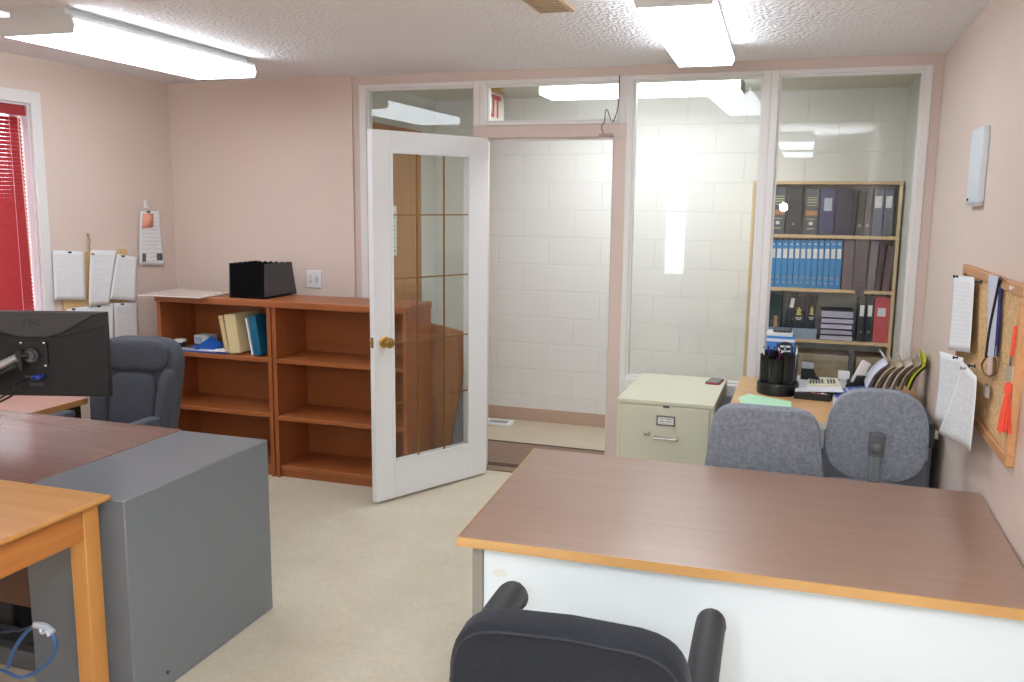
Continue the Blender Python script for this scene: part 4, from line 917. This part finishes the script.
for k in range(34):
    a = random.uniform(0, 2*PI); r0 = random.uniform(.002, .008); r1 = random.uniform(.004, .036)
    p0 = hd+Vector((math.cos(a)*r0*.5, math.sin(a)*r0, -.008)); p1 = hd+ax_*random.uniform(.92, 1.03)+Vector((math.cos(a)*r1*.5, math.sin(a)*r1, 0))
    tm.tube([tuple(p0), tuple((p0+p1)/2+Vector((0, math.sin(a)*.006, 0))), tuple(p1)], .0028, 5)
tm.build('tassel', m_or, ts)
tg = thing('hanging_tag', 'small pale tag on a pin in the middle of the cork board', 'tag', tuple(at(987, 395, 0, XB)))
q = [at(u, v, 0, XW) for u, v in ((983, 384), (990, 387), (989, 399), (983.5, 396))]
MB().slab(q, (-.0012, 0, 0)).build('tag_card', plain('tag_grey', (202, 196, 184), .5), tg)
MB().tube([tuple(at(986, 398, 0, XW)), tuple(at(985.5, 408, 0, XW))], .002, 6).cyl(tuple(at(986, 385, 0, XW+.01)), tuple(at(986, 385, 0, XW-.008)), .004, 8).build('string_and_pin', plain('brown_loop', (120, 90, 60), .6), tg)
for i, (u, v, lab) in enumerate(((981, 282, 'dark push pin right of the top white sheet, on the cork board'), (974.5, 366, 'dark push pin beside the crumpled sheets on the cork board'), (1017, 288, 'clear push pin near the top right of the cork board'))):
    p = at(u, v, 0, XB+.014)
    single('push_pin', MB().lathe([(.007, .002), (.007, -.001), (.003, -.003), (.003, -.012), (.007, -.016), (.006, -.02)], tuple(p), 10, 'x'), m_dgrey if i < 2 else m_wht, lab, 'push pin', loc=tuple(p))
# ================================================================ BROWN TOPPED DESK
DZ = .72
m_top = wood('walnut_laminate', (146, 115, 99), (160, 130, 114), 'x', .3, .9, 1.5, .6)
m_edge = wood('oak_edge', (190, 144, 86), (206, 162, 104), 'x', .4, .5)
dk = thing('desk', 'large walnut laminate desk with an oak front edge and a pale front panel', 'desk', (-.15, 2.7, 0))
c0 = [(-.896, 2.232), (.602, 2.264), (.606, 3.195), (-.958, 3.195)]
MB().prism(c0, 2, DZ-.024, DZ).build('desktop', m_top, dk, bev=.001)
eb = MB(); a, b = Vector(c0[0]+(0,)), Vector(c0[1]+(0,)); off = Vector((0, -.004, 0))
eb.slab([a+off+Vector((0, 0, DZ-.027)), b+off+Vector((0, 0, DZ-.027)), b+Vector((0, 0, DZ-.027)), a+Vector((0, 0, DZ-.027))], (0, 0, .0275))
a2 = Vector(c0[3]+(0,)); e = Vector((-.004, 0, 0))
eb.slab([a+e+Vector((0, -.004, DZ-.027)), a+Vector((0, -.004, DZ-.027)), a2+Vector((0, 0, DZ-.027)), a2+e+Vector((0, 0, DZ-.027))], (0, 0, .0275))
eb.build('oak_edge_band', m_edge, dk)
m_pan = plain('pale_blue_panel', (226, 236, 240), .4)
pn = MB().slab([(-.828, 2.259, .05), (.59, 2.290, .05), (.59, 2.306, .05), (-.828, 2.275, .05)], (0, 0, DZ-.03-.05))
pn.build('front_panel', m_pan, dk, bev=.001)
q0 = Vector((-.78, 2.2605, .615))
MB().prism([(q0.x+.022*math.cos(2*PI*k/16), q0.z+.012*math.sin(2*PI*k/16)) for k in range(16)], 1, 2.259, 2.2605).build('stain', plain('stain', (216, 222, 212), .5), dk)
m_leg = plain('desk_leg_metal', (150, 146, 138), .4, .4)
for (x, y) in ((-.845, 2.258), (.575, 2.312), (-.90, 3.13), (.575, 3.13)): MB().box(x-.016, x+.016, y-.006, y+.03, .012, DZ-.027).lathe([(.02, 0), (.02, .012)], (x, y+.012, 0), 12).build('leg', m_leg, dk, bev=.002)
MB().slab([(-.845, 2.29, .62), (-.825, 2.29, .62), (-.88, 3.13, .62), (-.9, 3.13, .62)], (0, 0, .07)).build('side_rail', m_leg, dk)
MB().box(-.88, .57, 3.14, 3.155, .62, .693).build('back_rail', m_leg, dk)

# ================================================================ BLACK ARMCHAIR in front of it
m_bf = fabric('charcoal_fabric', (34, 36, 41), .10, 220)
m_arm = plain('arm_pad_vinyl', (40, 41, 45), .55, bump=(260, .15))
ch = thing('armchair', 'charcoal upholstered armchair with padded arms, back to the camera', 'chair', (-.402, 1.835, 0), .03)
bw, bzc = .485, .660
def bprof(s=1.0, dz=0):        # outline of the back, arched top
    pts = []
    W2 = bw/2*s; n = 40
    for k in range(n):
        a = 2*PI*k/n; cx, cz = math.cos(a), math.sin(a)
        x = math.copysign(abs(cx)**.3, cx)*W2
        z = math.copysign(abs(cz)**.5, cz)
        z = z*(.205*s) if z > 0 else z*.22*s
        pts.append((x, z-(.016*(x/W2)**2 if z > 0 else 0)))
    return pts
def pillow(prof, y0, y1, zc, edge=.014):
    rings = [(.96, y0), (1-.01, y0+edge*.35), (1.0, y0+edge), (1.0, y1-edge), (.985, y1-edge*.3), (.94, y1)]
    m = MB(); n = len(prof); vs = []
    for s_, y in rings: vs += [(p[0]*s_, y+.10*max(0, p[1]*s_)*0-.18*(p[0]*s_)**2*0, zc+p[1]*s_) for p in prof]
    fs = []
    for i in range(len(rings)-1):
        for j in range(n): fs.append((i*n+j, i*n+(j+1) % n, (i+1)*n+(j+1) % n, (i+1)*n+j))
    fs += [tuple(range(n))[::-1], tuple(range((len(rings)-1)*n, len(rings)*n))]
    return m.add(vs, fs)
TL = Matrix.Translation((0, -.245, 0)) @ Matrix.Translation((0, 0, .45)) @ Matrix.Rotation(.10, 4, 'X') @ Matrix.Translation((0, 0, -.45))
b = pillow(bprof(), -.035, .045, bzc, .02); b.v = [TL @ p for p in b.v]; b.build('backrest', m_bf, ch, world=False)
pp = [TL @ Vector((p[0]*.955, -.036, bzc+p[1]*.945)) for p in bprof()]
MB().tube([tuple(p) for p in pp], .003, 6, True).build('piping', plain('piping', (34, 35, 40), .8), ch, world=False)
MB().pad((0, .01, .45), (.45, .44, .085), .35, .3).build('seat', m_bf, ch, world=False)
m_blk = plain('black_tube', (22, 22, 24), .35)
for s in (-1, 1):
    fr = MB().tube(bez([(s*.242, -.22, .02), (s*.246, -.225, .40), (s*.245, -.20, .62), (s*.247, -.05, .668), (s*.247, .13, .668), (s*.245, .195, .62), (s*.246, .20, .42), (s*.242, .21, .02)]), .0125, 10)
    fr.build('leg_frame', m_blk, ch, world=False)
    MB().tube(bez([(s*.245, -.20, .64), (s*.246, -.15, .672), (s*.247, -.04, .69), (s*.247, .10, .693), (s*.247, .165, .686), (s*.247, .205, .655)], 6), [.026]+[.035]*28+[.033, .022], 16).build('arm_pad', m_arm, ch, world=False)
MB().tube([(-.246, -.2, .41), (.246, -.2, .41)], .011, 8).tube([(-.246, .19, .41), (.246, .19, .41)], .011, 8).build('cross_tube', m_blk, ch, world=False)

# ================================================================ GREY TASK CHAIRS
m_gf = fabric('grey_tweed', (134, 138, 148), .13, 240)
m_gfs = plain('grey_chair_plastic', (116, 119, 124), .5)
def star(t, r=.23, z=.055):
    m = MB()
    for k in range(5):
        a = 2*PI*k/5+.3; m.tube([(0, 0, .11), (math.cos(a)*r*.5, math.sin(a)*r*.5, .10), (math.cos(a)*r, math.sin(a)*r, .068)], [.026, .02, .014], 8)
    m.cyl((0, 0, .085), (0, 0, .14), .035).build('star_base', m_dgrey, t, world=False)
    for k in range(5):
        a = 2*PI*k/5+.3; x, y = math.cos(a)*r, math.sin(a)*r
        MB().cyl((x-.018, y, .027), (x+.018, y, .027), .027, 14).cyl((x, y, .03), (x, y, .07), .008, 8).build('caster', m_black, t, world=False)
    MB().cyl((0, 0, .12), (0, 0, .42), .024).build('gas_column', m_black, t, world=False)
def task_chair(label, loc, rz, w0, w1, h, zb, bracket, tilt=.08, e=.5):
    t = thing('task_chair', label, 'chair', loc, rz, 'grey task chairs at the back desk')
    star(t)
    MB().pad((0, .02, .47), (.40, .43, .075), .4, .4).build('seat', m_gf, t, world=False)
    MB().box(-.10, .10, -.12, .10, .415, .44).build('seat_plate', m_dgrey, t, world=False, bev=.004)
    TT = Matrix.Translation((0, -.24, zb)) @ Matrix.Rotation(tilt, 4, 'X')
    n = 56
    prof = []
    for k in range(n):
        a = 2*PI*k/n; cx, cz = math.cos(a), math.sin(a)
        x = math.copysign(abs(cx)**e, cx); z = math.copysign(abs(cz)**e, cz)
        f = (z+1)/2; prof.append((x*(w0*(1-f)+w1*f)/2, z*h/2))
    rings = [(.93, -.03), (.985, -.026), (1.0, -.012), (1.0, .012), (.985, .03), (.9, .042)]
    m = MB(); vs = []
    for s_, y in rings: vs += [TT @ Vector((p[0]*s_, y-.35*(p[0]*s_)**2*(-1), p[1]*s_+h/2)) for p in prof]
    fs = []
    for i in range(len(rings)-1):
        for j in range(n): fs.append((i*n+j, i*n+(j+1) % n, (i+1)*n+(j+1) % n, (i+1)*n+j))
    fs += [tuple(range(n))[::-1], tuple(range((len(rings)-1)*n, len(rings)*n))]
    m.add(vs, fs).build('backrest', m_gf, t, world=False)
    if bracket:
        k = MB().xf(TT); zc = h*.42
        k.box(-.02, .02, -.058, -.036, -.16, zc+.02); k.build('support_bar', m_gfs, t, world=False, bev=.006)
        MB().xf(TT).box(-.027, .027, -.07, -.034, zc-.035, zc+.05).lathe([(.02, -.066), (.02, -.082), (.012, -.086)], (0, 0, zc), 14, 'y').build('height_clamp', plain('clamp_grey', (92, 94, 98), .45), t, world=False, bev=.004)
        MB().tube([tuple(TT @ Vector((0, -.047, -.15))), (0, -.25, .44), (0, -.1, .425)], .018, 8).build('support_arm', m_gfs, t, world=False)
    else:
        MB().tube([tuple(TT @ Vector((0, -.03, .05))), (0, -.285, .46), (0, -.1, .425)], .018, 8).build('support_arm', m_gfs, t, world=False)
    return t
task_chair('grey fabric task chair with a plain squarish back, beside the filing cabinet', (-.105, 3.66, 0), 0, .47, .38, .375, .545, False, .12, .38)
task_chair('grey fabric task chair with a rounded back and a visible support bar', (.305, 3.74, 0), -.03, .375, .345, .355, .64, True, .05, .72)

# ================================================================ GREY METAL DESK (left)
GZ = .72
m_gt = plain('grey_enamel', (114, 119, 125), .3, spec=.7, bump=(500, .02))
m_lam = wood('red_brown_laminate', (118, 82, 72), (134, 98, 88), 'x', .25, .8, 1.2, .6)
gx0, gxm, gx1, gy0, gy1 = -3.95, -2.425, -2.004, 2.145, 2.935
gd = thing('desk', 'grey metal desk with a red brown laminate top, left of the aisle', 'desk', (-2.9, 2.55, 0))
MB().box(gxm, gx1, gy0, gy1, .0, GZ).build('pedestal', m_gt, gd, bev=.004)
MB().prism([(.25, 0), (.255, 0), (.258, .008), (.252, .011), (.247, .006)], 1, 0, .001) if False else None
MB().box(gx0, gxm-.003, gy0, gy1+.012, GZ-.03, GZ+.001).build('desktop', m_lam, gd, bev=.002)
MB().box(gx0, gxm-.003, gy0+.012, gy1-.002, GZ-.05, GZ-.031).build('top_frame', m_gt, gd)
MB().box(gx0+.01, gx0+.42, gy0+.02, gy1-.02, .0, GZ-.05).build('pedestal', m_gt, gd, bev=.004)
MB().box(-3.53, gxm-.001, gy0+.012, gy0+.03, .285, GZ-.05).build('modesty_panel', plain('brown_panel', (92, 64, 50), .5), gd, bev=.003)
MB().cyl((-1.999, 2.30, .055), (-2.005, 2.30, .055), .007, 10).build('foot_screw', m_dgrey, gd)

# lower typing return behind it
rt = thing('side_table', 'lower laminate side table behind the grey desk under the monitor', 'table', (-3.7, 3.2, 0))
MB().box(-4.08, -3.485, 2.975, 3.52, .622, .65).build('tabletop', wood('side_table_laminate', (168, 122, 108), (180, 136, 122), 'x', .3, .8), rt, bev=.002)
MB().box(-3.487, -3.48, 2.975, 3.52, .62, .65).build('oak_edge_band', wood('oak_edge_y', (178, 124, 70), (192, 140, 84), 'y', .4), rt)
MB().box(-3.535, -3.51, 3.0, 3.50, 0, .622).build('end_panel', plain('dark_panel', (52, 34, 26), .5), rt)
MB().box(-4.06, -4.035, 3.0, 3.50, 0, .622).build('end_panel', plain('dark_panel', (52, 34, 26), .5), rt)
MB().box(-4.035, -3.535, 3.48, 3.50, .25, .622).build('back_panel', plain('dark_panel', (52, 34, 26), .5), rt)

# ================================================================ OAK TABLE (front left)
m_ot = wood('honey_oak', (188, 128, 62), (206, 150, 82), 'x', .38, .45, 1.4)
m_otv = wood('honey_oak_leg', (188, 128, 62), (206, 148, 80), 'z', .4, .6, 1.2)
m_oty = wood('honey_oak_apron', (166, 100, 44), (192, 126, 62), 'y', .4, .6, 1.4)
ot = thing('table', 'honey coloured oak table at the front left, against the grey desk', 'table', (-2.4, 1.6, 0))
tx1, tyf, tyn, tz = -2.036, 2.132, .95, .745
MB().box(-2.95, tx1, tyn, tyf, tz-.020, tz).build('tabletop', m_ot, ot, bev=.008)
lw = .062
for (x, y) in ((tx1-.03-lw, tyf-.028-lw), (tx1-.03-lw, tyn+.03), (-2.92, tyf-.028-lw), (-2.92, tyn+.03)):
    MB().box(x, x+lw, y, y+lw, 0, tz-.02).build('leg', m_otv, ot, bev=.003)
MB().box(tx1-.05, tx1-.032, tyn+.03+lw, tyf-.028-lw, tz-.125, tz-.02).build('apron', m_oty, ot, bev=.002)
MB().box(-2.918, -2.90, tyn+.03+lw, tyf-.028-lw, tz-.125, tz-.02).build('apron', m_oty, ot, bev=.002)
for y in (tyf-.05, tyn+.032): MB().box(-2.92+lw, tx1-.03-lw, y, y+.018, tz-.125, tz-.02).build('apron', wood('honey_oak_apron_x', (186, 112, 42), (216, 144, 64), 'x', .4, .6, 1.4), ot, bev=.002)

# ================================================================ MONITOR on its arm
mc = at(35, 354, 1, 2.735)
mn = thing('monitor', 'black flat monitor on a silver arm, its back to the camera', 'monitor', tuple(mc), YAW-.01)
MW, MH = .605, .352
m_mb = plain('monitor_black', (34, 34, 36), .5, bump=(400, .1)); m_ml = plain('monitor_shell_grey', (66, 66, 68), .45)
MB().box(-MW/2, MW/2, .004, .022, -MH/2, MH/2).build('bezel', m_mb, mn, world=False, bev=.004)
MB().box(-MW/2+.006, MW/2-.006, .022, .024, -MH/2+.012, MH/2-.006).build('screen', plain('screen_black', (12, 12, 14), .15), mn, world=False)
MB().prism([(-MW/2+.003, MH/2-.002), (MW/2-.003, MH/2-.002), (MW/2-.05, MH/2-.012), (.12, .088), (.05, .07), (-.05, .07), (-.12, .088), (-MW/2+.05, MH/2-.012)], 1, -.008, .006).build('upper_shell', m_ml, mn, world=False, bev=.003)
MB().prism([(-.298, -.172), (.298, -.172), (.298, .12), (.12, .075), (-.12, .075), (-.298, .12)], 1, -.004, .006).build('rear_shell', plain('monitor_black_matt', (26, 26, 28), .55), mn, world=False, bev=.003)
Wm = WM[mn.name]
lettering('MIG', 'logo', .042, plain('logo_black', (44, 44, 46), .3), mn, Wm @ frame_T((0, -.0085, .128), (1, 0, 0), (0, 0, 1)), .0008)
MB().prism(rrect(.115, .115, .012), 1, -.012, -.004).build('mount_plate', m_black, mn, world=False, bev=.002)
for sx in (-1, 1):
    for sz in (-1, 1): MB().lathe([(.006, -.012), (.006, -.016), (.003, -.018)], (sx*.047, 0, sz*.047), 10, 'y').build('mount_screw', m_chrome, mn, world=False)
for (x, z, w_) in ((-.02, -.095, .05), (.0, -.125, .06)): MB().box(x-w_/2, x+w_/2, -.0065, -.004, z-.005, z+.005).build('port', plain('port_grey', (84, 86, 90), .4, .4), mn, world=False)
MB().box(.005, .038, -.05, -.0065, -.098, -.08).build('video_plug', plain('vga_blue', (48, 70, 170), .4), mn, world=False, bev=.003)
MB().tube(bez([(.02, -.05, -.089), (.015, -.075, -.10), (-.04, -.09, -.13), (-.11, -.09, -.17), (-.19, -.06, -.215)]), .0035, 8).build('video_cable', m_black, mn, world=False)
A0 = lambda x, y, z: tuple(Wm @ Vector((x, y, z)))
dsk = Wm.inverted() @ Vector((-3.52, 2.62, GZ+.001)); 
MB().cyl(A0(0, -.012, 0), A0(0, -.035, 0), .03, 18).tube([A0(0, -.03, .0), A0(0, -.05, .0)], .022, 14).build('tilt_head', plain('arm_dark_steel', (110, 112, 116), .35, .8), mn)
MB().cyl(A0(-.03, -.06, -.055), A0(-.03, -.06, .03), .014, 12).tube([A0(.0, -.045, 0), A0(-.03, -.06, 0)], .013, 8).build('swivel', m_black, mn)
ar = MB().tube([A0(-.035, -.062, -.005), A0(-.26, -.10, -.115)], .019, 10).build('support_arm', plain('arm_silver', (176, 178, 182), .3, .8), mn)
MB().tube([A0(-.035, -.066, -.035), A0(-.26, -.105, -.15)], .015, 10).build('gas_spring', m_black, ar)
MB().tube([A0(-.26, -.10, -.16), A0(-.26, -.10, -.09)], .024, 12).tube([A0(-.26, -.10, -.14), A0(dsk.x, dsk.y, -.14)], .018, 10).build('elbow', m_black, ar)
MB().tube([A0(dsk.x, dsk.y, -.12), A0(dsk.x, dsk.y, dsk.z)], .02, 12).lathe([(.05, 0), (.05, .012), (.02, .016)], (-3.52, 2.62, GZ+.001), 16).build('desk_post', m_black, ar)
cbm = MB().tube(bez([A0(-.03, -.008, -.10), A0(-.06, -.06, -.12), A0(-.05, -.09, -.15), A0(-.11, -.12, -.185), A0(-.2, -.14, -.235), A0(-.34, -.12, -.262)]), .0045, 8)
cbm.build('power_cable', m_black, mn)

# ================================================================ BLUE GREY OFFICE CHAIR
m_ex = fabric('blue_grey_upholstery', (75, 77, 85), .07, 200)
ec = thing('office_chair', 'blue grey high backed office chair behind the grey desk, facing the camera', 'chair', (-3.205, 3.33, 0), .08, None)
star(ec, .27)
MB().pad((0, -.02, .46), (.52, .50, .12), .4, .4).build('seat', m_ex, ec, world=False)
def exback(p):     # curve the back: wings forward, slight recline, wider towards the top
    x, y, z = p; f = (z+.31)/.62
    return (x*(.80+.20*min(1, f*1.25)), y-.38*abs(x)**1.7*(.5+.5*f)+.10*f, z)
RB = Matrix.Translation((0, .25, .665))
MB().xf(RB).pad((0, 0, 0), (.49, .11, .60), .42, .30, 44, 28, exback).build('backrest', m_ex, ec, world=False)
def onback(cx, cz, fy):
    def g(p):
        x, y, z = p[0]+cx, p[1], p[2]+cz; q = exback((x, 0, z)); return (q[0]-cx, y+q[1]-fy, z-cz)
    return g
MB().xf(RB).pad((0, 0, .215), (.39, .07, .16), .55, .35, 34, 16, onback(0, .215, .048)).build('head_cushion', m_ex, ec, world=False)
MB().xf(RB).pad((0, 0, -.075), (.30, .07, .40), .45, .45, 30, 20, onback(0, -.075, .05)).build('lumbar_cushion', m_ex, ec, world=False)
for s in (-1, 1):
    MB().xf(RB).pad((s*.205, 0, -.065), (.10, .10, .44), .6, .7, 22, 20, onback(s*.188, -.065, .05)).build('side_wing', m_ex, ec, world=False)
    MB().pad((s*.245, -.06, .60), (.07, .28, .05), .5, .5).build('arm_pad', m_ex, ec, world=False)
    MB().tube(bez([(s*.245, .13, .45), (s*.247, .10, .54), (s*.247, .02, .58), (s*.247, -.14, .575), (s*.27, -.16, .50), (s*.245, -.1, .43)]), .016, 8).build('arm_support', m_black, ec, world=False)
MB().tube([(0, .29, .42), (0, .2, .415), (0, .0, .42)], .022, 8).build('back_bar', m_black, ec, world=False)

# ================================================================ UNDER THE OAK TABLE
def y2(u, v, y): return tuple(at(u, v, 1, y))
ub = thing('blue_cable', 'coiled blue network cable with a white tie hanging below the oak table', 'cable', y2(40, 640, 2.02))
m_bc = plain('blue_cable_jacket', (62, 112, 176), .4)
MB().tube(bez([y2(8, 668, 2.06), y2(12, 655, 2.05), y2(20, 640, 2.03), y2(30, 629, 2.02), y2(40, 626, 2.01), y2(50, 632, 2.0), y2(56, 645, 2.0), y2(52, 658, 2.01), y2(42, 668, 2.02), y2(30, 675, 2.03), y2(18, 677, 2.05), y2(4, 671, 2.07), y2(-12, 668, 2.08)]), .006, 8).build('cable_loop', m_bc, ub)
MB().tube(bez([y2(-14, 634, 2.08), y2(5, 631.5, 2.06), y2(20, 630, 2.04), y2(34, 626, 2.02)]), .004, 8).build('cable_tail', plain('navy_cable', (36, 50, 84), .4), ub)
MB().tube(bez([y2(35, 625, 2.005), y2(41, 625.5, 2.0), y2(47, 627.5, 1.995), y2(53, 633, 1.995)]), .011, 8).build('plug_boot', plain('white_tie', (206, 218, 232), .5), ub)
MB().tube(bez([y2(40, 629, 1.985), y2(42, 633, 1.983), y2(46, 631, 1.983), y2(49, 636, 1.984)]), .005, 8).build('tie_tail', plain('white_tie', (206, 218, 232), .5), ub)
ps = thing('power_box', 'dark grey power box on the floor below the oak table', 'box', (-2.73, 2.29, 0))
p1 = at(38, 672, 1, 2.40)
MB().box(-3.0, -2.46, 2.22, 2.36, .0, .07).build('box_body', plain('power_grey', (96, 98, 100), .5), ps, bev=.006)
for i in range(4): MB().box(-2.95+i*.12, -2.88+i*.12, 2.26, 2.32, .07, .073).build('socket', m_dgrey, ps)
bgx = thing('computer_case', 'black computer case partly showing under the grey desk at the picture edge', 'computer', (-2.95, 2.64, 0))
MB().box(-3.10, -2.80, 2.42, 2.86, .0, .40).build('case_body', m_black, bgx, bev=.01)
MB().box(-3.08, -2.82, 2.412, 2.42, .02, .38).build('front_plate', m_dgrey, bgx)
